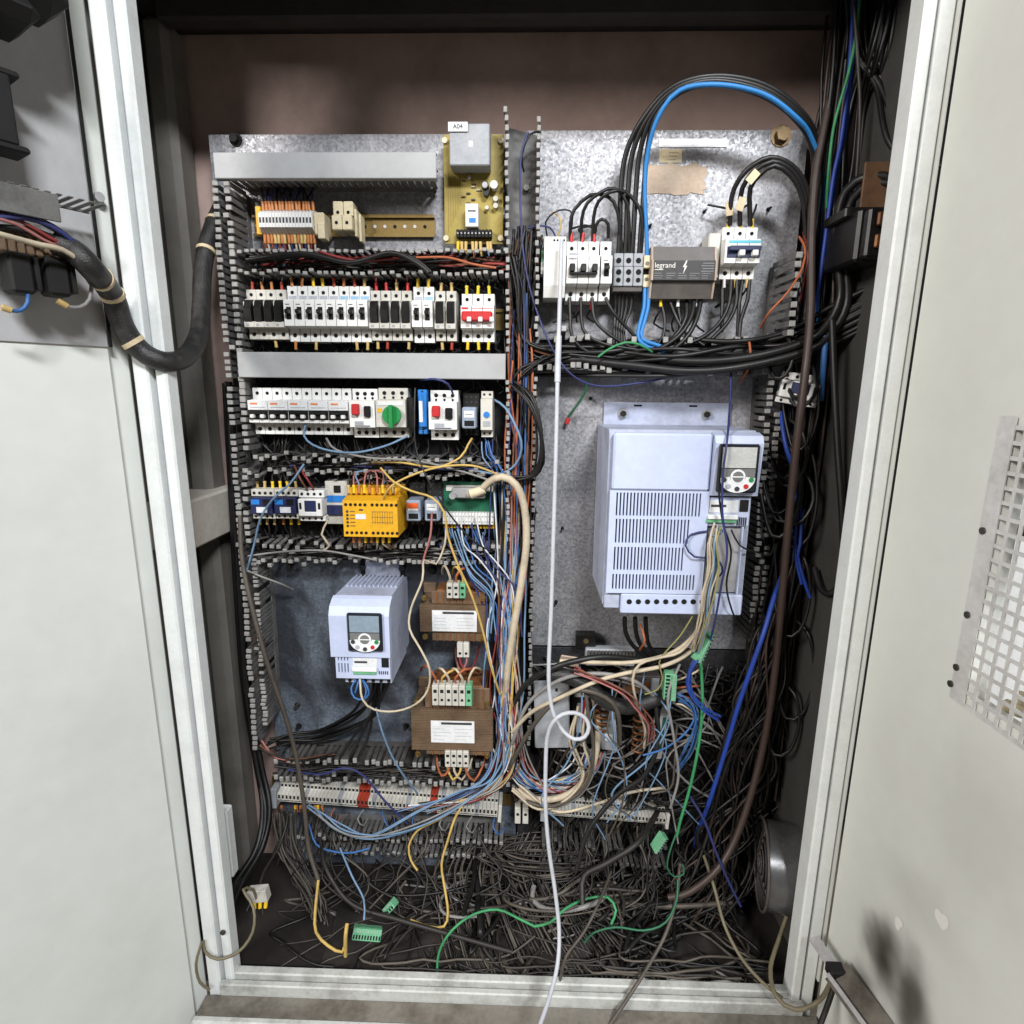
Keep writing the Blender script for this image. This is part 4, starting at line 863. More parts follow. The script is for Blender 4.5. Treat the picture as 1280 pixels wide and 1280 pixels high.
# blue-banded breaker
P, wd, H = row(906, 951, 3, 280, 346, -.066); q3 = breaker(wd, H, 'white three-pole breaker with turquoise band and dark blue toggles', P[1], G4, style='iso', poles=3)
pbox('turquoise_band', 'teal', q3, -wd*1.2, wd*1.45, -.0666, -.065, .145*H, .195*H, 0); pbox('toggle_slot', 'navy', q3, -wd*1.3, wd*1.45, -.0675, -.064, -.13*H, .08*H, 0)
pbox('toggle_bar', 'navy', q3, -wd*1.2, wd*1.4, -.075, -.0676, -.02*H, .075*H, .001)
for k in (-.2, .9): pbox('toggle_post', 'white', q3, k*wd-.0045, k*wd+.0045, -.0775, -.0676, -.12*H, -.01*H, .001)
pbox('side_rail', 'offwhite', q3, -wd*1.5-.02, -wd*1.5-.0005, -.045, -.004, -.48*H, .4*H, .002)
termwires(P, H, ['yellow_fer'], L=.014); termwires(P, H, ['white', 'tan_fer'], False, L=.014)
# stickers and torn paper on the plate
def sticker(x0, y0, x1, y1, mat, label, name='sticker', torn=False, lines=0):
    cx, cz, wd, H = rect(x0, y0, x1, y1, -.0006); m = MB(); n = 18 if torn else 4; vs = []
    if torn:
        for k in range(40):
            t = k/40; 
            if t < .25: p = (-wd/2+wd*t*4, H/2)
            elif t < .5: p = (wd/2, H/2-H*(t-.25)*4)
            elif t < .75: p = (wd/2-wd*(t-.5)*4, -H/2)
            else: p = (-wd/2, -H/2+H*(t-.75)*4)
            j = .004 if p[0] > -.2*wd else .001; vs.append((p[0]+U(-j, j), -.0005, p[1]+U(-j, j)))
        m.add(vs, [tuple(range(40))])
    else: m.box(-wd/2, wd/2, -.0006, -.0002, -H/2, H/2)
    if not lines: o = m.build(name, mat, None, (cx, -.0006, cz)); return tag(o, label, 'sticker')
    r = thing(name, label, 'sticker', (cx, -.0006, cz)); m.build('paper', mat, r)
    for k in range(lines): pbox('print', 'psu_edge', r, -wd*.1, wd*U(.2, .42), -.0011, -.0004, H*(.25-.25*k)-.0008, H*(.25-.25*k)+.0004, 0)
sticker(824, 173.5, 909, 184, 'foil', 'long silver sticker at the top of the right plate')
sticker(824, 186.5, 852.5, 203.5, 'beige', 'small cream sticker with faint print below the silver one', lines=3)
sticker(808, 206, 882, 242, 'kraft', 'torn brown paper label remains on the right plate', 'paper_label', True)
# hanging contactor
c = at(1000, 487, -.03); contactor(974, 467, 1022, 506, 'loose beige contactor hanging tilted beside the brown pipe', False, loc=(c.x, -.02, c.z), rot=(0, R(9), R(-22)), grp=None)

# ---- lower right: stripped control unit behind the hanging cables
GX = 'pieces of stripped control unit low on right plate'
def slab(name, label, x0, y0, x1, y1, Y, mat, D=.03, rot=None, bits=()):
    cx, cz, wd, H = rect(x0, y0, x1, y1, Y); r = thing(name, label, 'unit', (cx, 0, cz), GX, rot); pbox('case', mat, r, -wd/2, wd/2, Y, Y+D, -H/2, H/2, .002)
    for (a, b, c, d, mt, nm) in bits: pbox(nm, mt, r, a*wd, b*wd, Y-.0015, Y+.002, c*H, d*H, .0003)
    return r
slab('blank_cover', 'grey rectangular blank cover behind the white cable loop', 668, 847, 712, 935, -.07, 'grayp', .006, (R(4), R(-2), 0), [(.1, .16, .36, .4, 'hole', 'hole')])
slab('open_unit', 'dark open unit with copper coil and pale edges', 714, 856, 748, 930, -.05, 'matt_black', .045, None, [(-.4, .15, .3, .48, 'paper', 'label_strip'), (-.1, .1, -.1, .25, 'red', 'red_part'), (-.3, -.1, -.3, .2, 'silver', 'metal_edge')])
slab('grey_plate_unit', 'slanted light grey plate standing among the cut wires', 766, 882, 787, 940, -.08, 'grayp', .006, (0, R(-6), R(-18)), [(-.2, .3, -.28, -.14, 'paper', 'label_strip')])
slab('board_unit', 'narrow pale board with dark slots, right of copper coils', 812, 884, 823, 950, -.06, 'foil', .004, (0, R(5), R(15)), [(-.2, .2, -.3, .3, 'pcb_green', 'green_strip')])
slab('connector_unit', 'dark unit with reddish connector row behind the grey hose', 778, 845, 826, 868, -.05, 'psu', .04, None, [(-.4, .2, -.3, .2, 'copper', 'connector_row'), (.25, .45, -.4, .4, 'grayp', 'end_block')])
r = slab('terminal_carrier', 'pale dusty terminal rail above the grey hose', 732, 812, 794, 833, -.04, 'grayp', .02)
cx, cz, wd, H = rect(732, 812, 794, 833, -.04)
for k in range(14): x = -wd*.47+k*wd*.07; pbox('terminal', 'duct_low', r, x, x+wd*.05, -.046, -.0405, -H*.1, H*.45, .0005); hole(r, x+wd*.025, -.0463, H*.2, .0014)
r = slab('mounting_latch', 'black latch with metal screw under the large drive', 720, 793, 745, 812, -.03, 'black', .02); hole(r, 0, -.0303, .002, .005, 'bolt', 'screw_head')
slab('paper_scrap', 'yellowish folded label above the stripped units', 703, 803, 730, 822, -.055, 'kraft', .003, (R(30), R(8), 0))
for nm, lb, px, py, n in (('copper_coil', 'wound copper coil among the cut wires', 799, 905, 7), ('copper_coil', 'small copper coil inside the dark open unit', 752, 893, 5)):
    c = at(px, py, -.08); m = MB()
    pts = [c+V((math.cos(t*.7)*.011, math.sin(t*.7)*.006, .03-t*.0014)) for t in range(int(n*9))]; m.tube(pts, .0026, 6, step=.004); tag(m.build(nm, 'copper'), lb, 'coil')
# ---- green plug connectors on loose wires
def plug(label, px, py, Y, L, rot, n=8, wdt=.014):
    c = at(px, py, Y); r = thing('green_plug_connector', label, 'connector', c, 'loose green plug connectors', rot)
    pbox('housing', 'green_plug', r, -L/2, L/2, -.006, .012, -wdt/2, wdt/2, .001); pbox('latch_rail', 'green_plug', r, -L/2, L/2, -.01, -.0065, wdt*.1, wdt/2, .0006)
    for k in range(n):
        x = -L/2+(k+.5)*L/n; pbox('slot', 'hole', r, x-L/n*.28, x+L/n*.28, -.0064, -.005, -wdt*.38, -wdt*.05, 0); hole(r, x, -.0103, wdt*.3, L/n*.25, 'silver')
    return c
GP1 = plug('green plug connector hanging below the large drive, tilted', 880, 809, -.14, .052, (R(10), R(-68), R(15)))
GP2 = plug('upright green plug connector left of the blue wires', 837, 857, -.13, .048, (R(5), R(90), 0), 7, .02)
GP3 = plug('green plug connector lying on the wire pile at lower left', 459, 1167, -.2, .05, (R(-30), R(12), R(8)), 10, .02)
GP4 = plug('small green plug connector lying above the wire pile', 488, 1133, -.17, .02, (R(-20), R(-50), 0), 3)
GP5 = plug('dusty pale green plug connector hanging at lower right', 825, 1054, -.1, .034, (R(5), R(-60), R(10)), 6)
# ---- terminal strips near the bottom
def strip(x0, y0, x1, y1, n, hpx, label, reds=()):
    a, b = at(x0, y0, -.05), at(x1, y1, -.05); L = (b-a).length; sl = math.atan2(a.z-b.z, b.x-a.x); xm, ym = (x0+x1)/2, (y0+y1)/2
    H = at(xm, ym-hpx/2, -.05).z-at(xm, ym+hpx/2, -.05).z; c = (a+b)/2; r = thing('terminal_strip', label, 'terminals', (c.x, 0, c.z), 'bottom terminal strips', (0, sl, 0)); tw = L/n; h = H/2; me = {}
    for mt in ('offwhite', 'redbrown', 'grayp'):
        m = MB(); m.prism([(-.01, -h), (-.03, -h), (-.034, -h*.7), (-.044, -h*.65), (-.044, -h*.25), (-.052, -h*.2), (-.052, h*.4), (-.036, h*.5), (-.036, h), (-.01, h)], -tw/2+.0003, tw/2-.0003)
        m.box(-tw*.25, tw*.25, -.0525, -.051, -h*.05, h*.28, 1); m.box(-tw*.3, tw*.3, -.0445, -.043, -h*.55, -h*.35, 1); m.box(-tw*.3, tw*.3, -.0365, -.035, h*.62, h*.85, 1); me[mt] = m.mesh('terminal', [mt, 'hole'])
    for k in range(n): place('terminal', me['redbrown' if k in reds else ('grayp' if k % 9 == 7 else 'offwhite')], r, (-L/2+(k+.5)*tw, 0, 0))
    pbox('rail_web', 'zinc', r, -L/2-.03, L/2+.03, -.008, -.004, -h*.7, h*.5, 0); pbox('end_stop', 'grayp', r, -L/2-.012, -L/2-.001, -.055, -.008, -h*1.05, h*.9, .001); pbox('end_stop', 'offwhite', r, L/2+.001, L/2+.008, -.05, -.008, -h, h*.7, .001)
    return a, b, H
strip(347, 996, 622, 1016, 58, 25, 'long white terminal strip with two red-brown inserts near cabinet bottom', (21, 22, 23, 40, 41))
strip(684, 1014, 832, 1026, 34, 22, 'short dusty terminal strip at lower right of the centre')
cx, cz, wd, H = rect(643, 1010, 661, 1030, -.05); r = thing('end_terminals', 'two larger pale terminals between the bottom strips', 'terminals', (cx, 0, cz))
for s in (-1, 1): pbox('terminal', 'offwhite', r, s*wd*.27-wd*.2, s*wd*.27+wd*.2, -.05, -.006, -H/2, H/2, .001); hole(r, s*wd*.27, -.0503, H*.1, .003)

# ---- things on the side walls and floor
X1 = atX(240, 640, -.556).x; p0 = atX(238, 690, -.556); p1 = atX(238, 626, -.556)
r = thing('wall_box', 'plain grey-beige sheet box fixed to left side wall', 'box', (XL, p0.y, p0.z))
pbox('case', 'boxpaint', r, .001, -.556-XL, 0, .04-p0.y, 0, p1.z-p0.z, .004); pbox('front_lid', 'boxpaint', r, .004, -.56-XL, -.003, -.0005, .004, p1.z-p0.z-.004, .001)
r = thing('left_base_box', 'pale blue-grey sheet piece low inside left frame', 'box', at(300, 1060, -.16)); pbox('sheet', 'paint_frame', r, -.045, -.0, -.03, -.01, -.035, .1, .002)
# fan drum at lower right
c = at(952, 1078, -.13); r = thing('cooling_fan', 'round silver fan drum with wire grille at lower right', 'fan', (c.x, c.y, c.z-.075), None, (0, 0, R(-14)))
r.scale = (.88, .88, .88)
m = MB(); m.cyl((0, 0, .085), (1, 0, 0), .085, .085, 40, cap=False); m.cyl((.002, 0, .085), (1, 0, 0), .079, .08, 40, cap=False); m.build('drum', 'fan_metal', r)
for rr in (.012, .024, .036, .048, .06, .072):
    m = MB(); m.tube([(-.006+.02*(rr/.08)**2, math.cos(t*math.pi/12)*rr, .085+math.sin(t*math.pi/12)*rr) for t in range(25)], .0013, 5, smooth=False); m.build('grille_ring', 'psu', r)
for k in range(4): t = math.pi*(.25+.5*k); m = MB(); m.tube([(-.007, 0, .085), (.014, math.cos(t)*.08, .085+math.sin(t)*.08)], .0015, 5, smooth=False); m.build('grille_spoke', 'psu', r)
for k in range(7):
    t = k*2*math.pi/7; m = MB(); y1, z1, y2, z2 = math.cos(t), math.sin(t), math.cos(t+.6), math.sin(t+.6)
    m.add([(.03, y1*.03, .085+z1*.03), (.03, y1*.074, .085+z1*.074), (.055, y2*.074, .085+z2*.074), (.055, y2*.03, .085+z2*.03)], [(0, 1, 2, 3)]); m.build('blade', 'matt_black', r)
m = MB(); m.cyl((.02, 0, .085), (1, 0, 0), .03, .05, 20); m.build('hub', 'matt_black', r)
for s in (0, .083): m = MB(); m.tube([(s, math.cos(t*math.pi/16)*.087, .085+math.sin(t*math.pi/16)*.087) for t in range(33)], .003, 6, smooth=False); m.build('rim', 'psu', r)
# right wall: contact block, tan panel, dark bracket
c = at(1090, 292, -.17); r = thing('wall_contact_block', 'black contact block with two copper screws on right side wall', 'contact block', (XR-.001, c.y, c.z), None)
pbox('body', 'black', r, -.05, 0, .001, .09, -.036, .034, .004); pbox('cover', 'black', r, -.045, -.012, -.016, .0005, -.034, .03, .003)
for z in (-.014, .014): pbox('copper_bar', 'copper', r, -.036, -.008, -.022, -.0165, z-.009, z+.009, .002); m = MB(); m.cyl((-.024, -.022, z), (0, -1, 0), .006, .004, 10); m.build('copper_screw', 'silver', r)
c = at(1095, 228, -.15); r = thing('tan_panel', 'tan insulating panel on right wall above black contact block', 'panel', (XR-.001, c.y, c.z)); pbox('sheet', 'tanpanel', r, -.035, 0, .01, .014, -.03, .03, .001); pbox('edge_bar', 'black', r, -.06, 0, 0, .06, -.045, -.031, .002)
# loose metal strap in front of the right frame, slotted scraps on cabinet floor
a, b, c2 = at(1017, 1172, YF-.03), at(1045, 1214, YF-.09), at(1118, 1312, YF-.2)
r = thing('metal_strap', 'bent sheet metal strap poking out in front of right frame', 'strap', a)
def bar(name, mat, parent, p, q, w_, t_, off):
    d = (q-p); L = d.length; d.normalize(); s = d.cross(V((0, -1, .3))).normalized(); n = s.cross(d); m = MB(); vs = [x+s*i*w_+n*j*t_-off for x in (p, q) for i, j in ((-1, -1), (1, -1), (1, 1), (-1, 1))]
    m.add(vs, [(0, 1, 2, 3), (7, 6, 5, 4), (0, 4, 5, 1), (1, 5, 6, 2), (2, 6, 7, 3), (3, 7, 4, 0)]); return m.build(name, mat, parent)
bar('strap_end', 'foil', r, a, b, .008, .001, a); bar('strap_body', 'rusty', r, b, c2, .02, .0012, a); bar('strap_flange', 'foil', r, b+V((-.012, -.004, -.004)), c2+V((-.012, -.004, -.004)), .003, .005, a)
m = MB(); m.box(-.012, .012, -.01, .01, -.008, .008, 0, .002); m.build('dark_clip', 'matt_black', r, b-a)
for lb, px, py, Y, L, rot, lw in (('dark slotted sheet scrap lying on cabinet floor at right', 880, 1188, -.13, .13, (R(35), R(6), R(8)), .05), ('pinkish slotted duct scrap on cabinet floor', 790, 1170, -.11, .07, (R(40), R(-18), R(-10)), .04)):
    c = at(px, py, Y); r = thing('slotted_scrap', lb, 'scrap', c, 'slotted scraps on the floor', rot); pbox('web', 'matt_black' if lw > .045 else 'duct_low', r, -L/2, L/2, 0, .002, -lw, 0, 0)
    n = int(L/.011)
    for k in range(n): pbox('finger', 'matt_black' if lw > .045 else 'duct_low', r, -L/2+k*.011, -L/2+k*.011+.006, 0, .002, 0, lw*.8, 0)
r = thing('white_plug', 'white terminal plug with yellow cable ends at lower left', 'connector', at(326, 1118, -.2), None, (0, R(-8), 0)); pbox('housing', 'offwhite', r, -.02, .014, -.008, .008, -.01, .014, .001)
for k in range(3): m = MB(); m.tube([(-.014+k*.011, 0, -.01), (-.015+k*.01, -.004, -.024)], .0035, 6, smooth=False); m.build('cable_end', 'yellow_fer', r)

# ================================================================== on the left door
def dthing(name, label, cat, px, py, off=0.):
    p = Md @ ld(px, py, off); o = thing(name, label, cat, p); o.rotation_euler = Md.to_euler(); return o, ld(px, py, off)
q0 = ld(136, 434, .004); q1 = ld(95, 30, .004)
m = MB(); m.box(.0, .5, 0, .003, 0, 1.0, 0, .0006)
r = thing('door_plate', 'grey component plate fixed to the upper left door', 'mounting plate', Md @ V((q0.x, -.004, q0.z))); r.rotation_euler = Md.to_euler()
pbox('sheet', 'doorplate', r, 0, .5, -.004, -.001, 0, ZTOP-ZF-q0.z, .0006); pbox('painted_edge_shadow', 'hole', r, -.004, -.0006, -.001, .002, 0, ZTOP-ZF-q0.z, 0)  # black strip stands in for the shadow line along the plate edge
r, o0 = dthing('door_duct', 'grey slotted duct crossing the left door plate', 'wire duct', 118, 263, .045)
for k in range(22): pbox('finger', 'duct', r, .003+k*.0105, .0085+k*.0105, -.012, .038, -.0014, 0, .0004)
pbox('base_wall', 'duct', r, .05, .3, .036, .039, -.03, -.002, .0005); pbox('front_rim', 'duct', r, .0, .3, -.0155, -.0125, -.002, .0012, .0004)
r, o0 = dthing('door_terminals', 'dusty terminal row behind the left door wires', 'terminals', 76, 318, .035)
for k in range(10): pbox('terminal', 'core', r, .002+k*.008, .0092+k*.008, -.0, .03, -.012, .012, .002); hole(r, .006+k*.008, -.0003, .003, .002)
for lb, px, py in (('black switch block under the left door duct, nearer the hinge', 80, 350), ('black switch block at the edge of picture on left door', 36, 346)):
    r, o0 = dthing('switch_block', lb, 'switch', px, py, .035); pbox('body', 'matt_black', r, .004, .026, 0, .03, -.022, .022, .003); pbox('terminal_side', 'black', r, -.002, .0035, .002, .03, -.018, .018, .001)
    for k in range(3): pbox('terminal', 'grayp', r, -.0032, -.0021, .008, .02, -.014+k*.011, -.009+k*.011, 0)
r, o0 = dthing('black_bracket', 'black flanged bracket at upper left edge of the picture', 'bracket', 6, 147, .03)
pbox('web', 'matt_black', r, 0, .06, -.004, .03, -.034, .034, .002); 
for z in (-.04, .032): pbox('flange', 'matt_black', r, -.009, .06, -.006, .03, z, z+.007, .002)
r, o0 = dthing('black_housing', 'dark rounded housing in the top left corner of the picture', 'housing', 60, 25, .05)
m = MB(); m.box(-.01, .2, -.02, .05, -.012, .18, 0, .02); m.build('case', 'matt_black', r); m = MB(); m.box(.022, .2, -.03, .05, -.03, -.008, 0, .01); m.build('lower_case', 'matt_black', r)
r, o0 = dthing('door_screw', 'small screw head on left door beside the plate', 'screw', 125, 246, .0)
m = MB(); m.cyl((0, 0, 0), (0, -1, 0), .006, .006, 10); m.build('head', 'silver', r); m = MB(); m.cyl((0, -.006, 0), (0, -1, 0), .003, .001, 6); m.build('recess', 'hole', r)

# ================================================================== wires
COLNAME = {'orange_fer': 'orange', 'yellow_fer': 'yellow', 'tan_fer': 'tan', 'red': 'red', 'redbrown': 'rust-red', 'white': 'white'}
_fm = {}
def fer_mesh(c):
    if c not in _fm:
        m = MB(); m.cyl((0, 0, -.001), (0, 0, 1), .0028, .011, 8, r2=.0024); m.cyl((0, 0, .01), (0, 0, 1), .0031, .003, 8, r2=.0026); _fm[c] = m.mesh('ferrule', c)
    return _fm[c]
for p, d, c, wc, L in FER:
    e = p+V((0, 0, d*(.006+L*.5)))
    pts = [V((0, 0, 0)), V((U(-.002, .002), .002, d*(.008+L*.6))), V((U(-.01, .01), .014, d*(.012+L*1.3))), V((U(-.03, .03), .022, d*(.018+L*1.6)))]
    m = MB(); m.tube(pts, .0017, 6); o = m.build('ferruled_wire', wc, None, p)
    f = place('ferrule', fer_mesh(c), o, (0, 0, 0), (0 if d > 0 else math.pi, U(-.08, .08), 0))
    side = 'leaving a device upwards' if d > 0 else 'hanging from a device'
    tag(o, f'short wire with {COLNAME[c]} sleeve {side}', 'wire', f'short wires with {COLNAME[c]} sleeves {side}')

def jit(pts, a, b=0.0):
    ox, oy, oz = U(-a, a), U(-a, a), U(-.012, .012)
    return [(x+ox+U(-b, b), y+oy*.6+U(-b, b), Y+oz*min(1, a/4)) for x, y, Y in pts]
def bunch(name, label, group, pts, n, a, b, cols, r=(.0015, .002), cat='wire'):
    for k in range(n): wire(name, label, jit(pts, a, b), U(*r), random.choice(cols), group, cat, 6)
def mass(name, label, specs, cat='wires'):
    """an uncountable tangle of wires as one object; specs: (picture path, count, spread, jitter, colours, radii)"""
    names = sorted({c for s in specs for c in s[4]}); m = MB()
    for pts, n, a, b, cols, r in specs:
        for k in range(n): m.tube(pl(*jit(pts, a, b)), U(*r), 5, names.index(random.choice(cols)), step=.014)
    return tag(m.build(name, names), label, cat, None, 'stuff')
BK = ['w_black', 'w_black', 'w_black2']; DU = ['w_dust', 'w_dust2', 'w_dust2', 'w_black2', 'w_dust3']
# ---- thick cables on the right plate
for k, (x0, s) in enumerate(((773, 0), (781, 5), (790, 9), (799, 14))):
    wire('power_cable', f'thick black cable of the big overhead arc, {ORD[k]} from left at the grey terminals', [(x0, 320, -.04), (x0+2, 290, -.045), (x0+3+s*.2, 240, -.05), (x0+10, 190, -.06), (806+s*1.0, 145, -.08), (842+s*.6, 108+s*.5, -.095), (895, 95+s*.7, -.1), (955, 106+s, -.095), (1000-s*.2, 138+s, -.08), (1020-s*.3, 175+s, -.06), (1022-s*.4, 250, -.05), (1018-s*.3, 340, -.05), (1010, 425, -.06)], .0041, 'w_black', 'cables of the overhead arc', 'cable', 9)
wire('power_cable', 'bright blue cable arching from earth terminal over the right plate', [(809, 322, -.045), (808, 285, -.05), (806, 240, -.055), (809, 195, -.065), (822, 148, -.085), (850, 113, -.1), (900, 106, -.105), (955, 118, -.1), (993, 145, -.09), (1014, 172, -.07), (1030, 230, -.05), (1026, 330, -.05), (1018, 420, -.05)], .0034, 'w_sky', 'cables of the overhead arc', 'cable', 9)
for k, x in enumerate((806, 811)): wire('power_cable', f'bright blue wire dropping below the earth terminal, {("left", "right")[k]} strand', [(x, 358, -.045), (x-1, 385, -.05), (x-7, 408, -.055), (x-8, 424, -.06), (x+4+14*k, 434, -.06), (x+25, 440, -.055)], .0032, 'w_sky', None, 'wire')
for k, p in enumerate(([(713, 302, -.04), (713, 280, -.05), (718, 262, -.055), (738, 244, -.06), (760, 246, -.06), (772, 265, -.055), (778, 320, -.04)], [(727, 302, -.04), (727, 275, -.05), (734, 254, -.06), (752, 240, -.065), (768, 236, -.06), (784, 255, -.055), (787, 320, -.04)],
                       [(741, 302, -.04), (742, 272, -.05), (748, 252, -.06), (763, 240, -.07), (782, 240, -.06), (800, 262, -.055), (803, 290, -.05), (801, 320, -.04)], [(742, 300, -.04), (745, 282, -.05), (752, 274, -.055), (760, 280, -.052), (760, 298, -.045)])):
    wire('link_cable', f'black link wire arching above the breakers, {("starting at the first pole", "starting at the second pole", "tallest, from the third pole", "small loop to the single breaker")[k]}', p, .0028, 'w_black', 'black links above the right breakers', 'cable', 8)
for k, p in enumerate(([(712, 372, -.05), (713, 398, -.055), (715, 420, -.06), (735, 440, -.06), (790, 452, -.055)], [(726, 372, -.05), (727, 402, -.055), (733, 418, -.06), (755, 430, -.065), (800, 438, -.06)], [(740, 372, -.05), (743, 398, -.055), (754, 412, -.06), (772, 425, -.06), (810, 445, -.055)], [(757, 372, -.05), (766, 390, -.055), (786, 412, -.05), (805, 432, -.05)])):
    wire('link_cable', f'black wire curving down from the {ORD[k]} pole of right breakers', p, .0029, 'w_black', 'black wires below the right breakers', 'cable', 8)
for k, x in enumerate((770, 775, 779, 784, 790)):
    wire('link_cable', 'dark grey cable running down below the grey feed terminals', [(x, 360, -.035), (x-1, 385, -.03), (768+k*3, 410, -.035), (766+k*4, 440, -.05)], .0027, 'w_black2', 'grey cables below feed terminals', 'cable')
for k, p in enumerate(([(828, 384, -.04), (831, 400, -.045), (829, 420, -.05), (815, 440, -.055)], [(838, 378, -.04), (846, 398, -.05), (856, 415, -.055), (880, 432, -.06)], [(846, 376, -.035), (850, 400, -.04), (846, 425, -.05), (835, 450, -.055)], [(868, 374, -.04), (864, 396, -.055), (848, 420, -.065), (815, 440, -.065), (770, 448, -.06)], [(876, 374, -.04), (871, 398, -.055), (856, 424, -.065), (825, 446, -.065), (780, 455, -.06)], [(858, 376, -.035), (857, 398, -.05), (842, 422, -.055), (810, 446, -.06)])):
    wire('power_cable', ('thin black cable with yellow sleeve under the dark power supply', 'black cable heading right under the dark power supply', 'thin black cable under middle of the dark power supply', 'thick black cable under the power supply, curving furthest left', 'outermost thick black cable at right end of the power supply', 'thick black cable between others under the power supply')[k], p, .0026 if k < 3 else .0038, 'w_black', 'black cables below the power supply', 'cable', 8)
for k, p in enumerate(([(903, 348, -.04), (903, 380, -.045), (902, 415, -.05)], [(914, 350, -.045), (911, 380, -.055), (898, 405, -.06), (872, 425, -.06), (830, 436, -.06)], [(921, 350, -.045), (920, 380, -.05), (908, 405, -.055), (885, 428, -.06)], [(928, 350, -.04), (924, 380, -.05), (922, 420, -.05)], [(937, 350, -.045), (934, 376, -.05), (926, 400, -.05), (924, 425, -.055)])):
    wire('power_cable', 'dark cable dropping from the turquoise-banded breaker', p, .0033, random.choice(BK), 'dark cables below turquoise-banded breaker', 'cable', 8)
for k in range(3):
    wire('power_cable', f'black cable bowing up and right from the turquoise-banded breaker, {("outer", "middle", "inner")[k]}', [(912+13*k, 282, -.045), (913+12*k, 258, -.055), (918+10*k, 235, -.065), (934+8*k, 212+3*k, -.08), (962+3*k, 197+5*k, -.085), (990-k, 207+6*k, -.08), (1008-3*k, 235+5*k, -.07), (1013-3*k, 285, -.06), (1009-2*k, 350, -.05), (1000, 420, -.055)], .0038, 'w_black2', None, 'cable', 9)
tp = [(911, 262, -.052), (925, 256, -.06), (940, 222, -.08)]
for k, (x, y, Y) in enumerate(tp):
    o = pbox('cable_tag', 'tape', None, -.006, .006, -.0045, -.003, -.01, .01, .0005); o.location = at(x, y, Y); o.rotation_euler = (0, R(-10+25*k), 0); tag(o, ('cream cable tag on the leftmost bowing black cable', 'cream cable tag on the middle bowing black cable', 'cream cable tag high on the bowing black cables')[k], 'cable tag')
# ---- horizontal black cables across the right duct
for k in range(15):
    y = 430+k*2.4; e = U(-14, 16)
    wire('power_cable', 'black cable lying in the duct across the right plate', [(U(636, 655), y+U(-14, 22), -.03), (690, y+U(-6, 6), U(-.06, -.02)), (760, y+U(-8, 8), U(-.075, -.03)), (840, y+U(-9, 9), U(-.08, -.03)), (920, y-2+U(-8, 8), U(-.085, -.04)), (980, y-10+e*.5, U(-.09, -.05)), (1040, y-36+e, -.09), (1112, y-72+e, -.12)], U(.0026, .0048), random.choice(BK), 'black cables lying across the right duct', 'cable', 8)
wire('signal_wire', 'short green wire arching over the black cables of right duct', [(748, 446, -.085), (762, 436, -.09), (782, 428, -.092), (800, 431, -.088), (815, 440, -.07)], .0019, 'w_green')
wire('signal_wire', 'orange wire dropping from the right duct above large drive', [(936, 425, -.08), (938, 440, -.09), (936, 460, -.08), (925, 478, -.06)], .002, 'w_orange')
wire('signal_wire', 'orange wire curling over the tall duct beside top right breaker', [(999, 296, -.06), (1006, 310, -.09), (1003, 335, -.1), (985, 365, -.11), (962, 390, -.11), (950, 410, -.08)], .0018, 'w_orange')
wire('signal_wire', 'red wire curling above the tall duct beside the right breaker', [(1004, 290, -.05), (1010, 315, -.09), (1006, 345, -.09), (1000, 380, -.08)], .0016, 'w_red')
wire('signal_wire', 'thin violet-blue wire sagging across the top of large drive bay', [(660, 165, -.04), (651, 200, -.045), (651, 270, -.05), (657, 335, -.055), (672, 392, -.06), (692, 438, -.08), (714, 468, -.09), (745, 482, -.08), (790, 480, -.07), (840, 470, -.07), (900, 448, -.07), (925, 432, -.07)], .0016, 'w_navy')
wire('signal_wire', 'thin black wire beside the top of central duct', [(676, 165, -.03), (662, 168, -.04), (652, 195, -.04), (655, 215, -.03)], .0016, 'w_black')
wire('signal_wire', 'thin black wire leaving the white module upwards', [(684, 295, -.04), (682, 278, -.05), (692, 266, -.055), (706, 262, -.05), (716, 268, -.05), (713, 292, -.045)], .0014, 'w_black')
wire('signal_wire', 'thin blue wire leaving the white module to central duct', [(694, 295, -.04), (688, 285, -.05), (676, 282, -.055), (660, 285, -.05)], .0014, 'w_navy')
wire('signal_wire', 'thin orange-brown wire rising from the white module', [(697, 296, -.04), (701, 284, -.05), (700, 272, -.05), (690, 265, -.045)], .0012, 'w_yellow')
wire('earth_wire', 'dark green wire with red tip hanging on the right plate', [(737, 466, -.05), (731, 490, -.03), (722, 505, -.02), (711, 520, -.012), (709, 527, -.01)], .0022, 'w_gdark')
o = MB(); o.cyl((0, 0, 0), (.35, 0, 1), .0038, .011, 8); o = o.build('wire_lug', 'red', None, at(708, 530, -.012)); tag(o, 'red cable lug at the end of hanging green wire', 'cable lug')
# ---- white cable running down the middle
wire('white_cable', 'white cable hanging down the right plate and looping once near bottom', [(702, 300, -.085), (701, 340, -.09), (699, 400, -.1), (697, 470, -.12), (695, 560, -.14), (692, 660, -.15), (689, 760, -.16), (686, 830, -.17), (687, 868, -.175), (693, 895, -.18), (704, 914, -.185), (718, 924, -.19), (731, 921, -.19), (736, 909, -.188), (731, 897, -.186), (718, 891, -.19), (703, 893, -.195), (691, 903, -.195), (684, 922, -.19), (682, 960, -.19), (682, 1010, -.2), (686, 1060, -.21), (694, 1115, -.225), (699, 1165, -.245), (697, 1205, -.275), (688, 1243, -.31), (672, 1290, -.36)], .0034, 'w_pure', None, 'cable', 10)
wire('white_conduit', 'thicker white sleeve on the white cable above the right duct', [(698.5, 420, -.106), (697.5, 450, -.113), (696.8, 478, -.122)], .0048, 'w_pure', None, 'sleeve', 10)
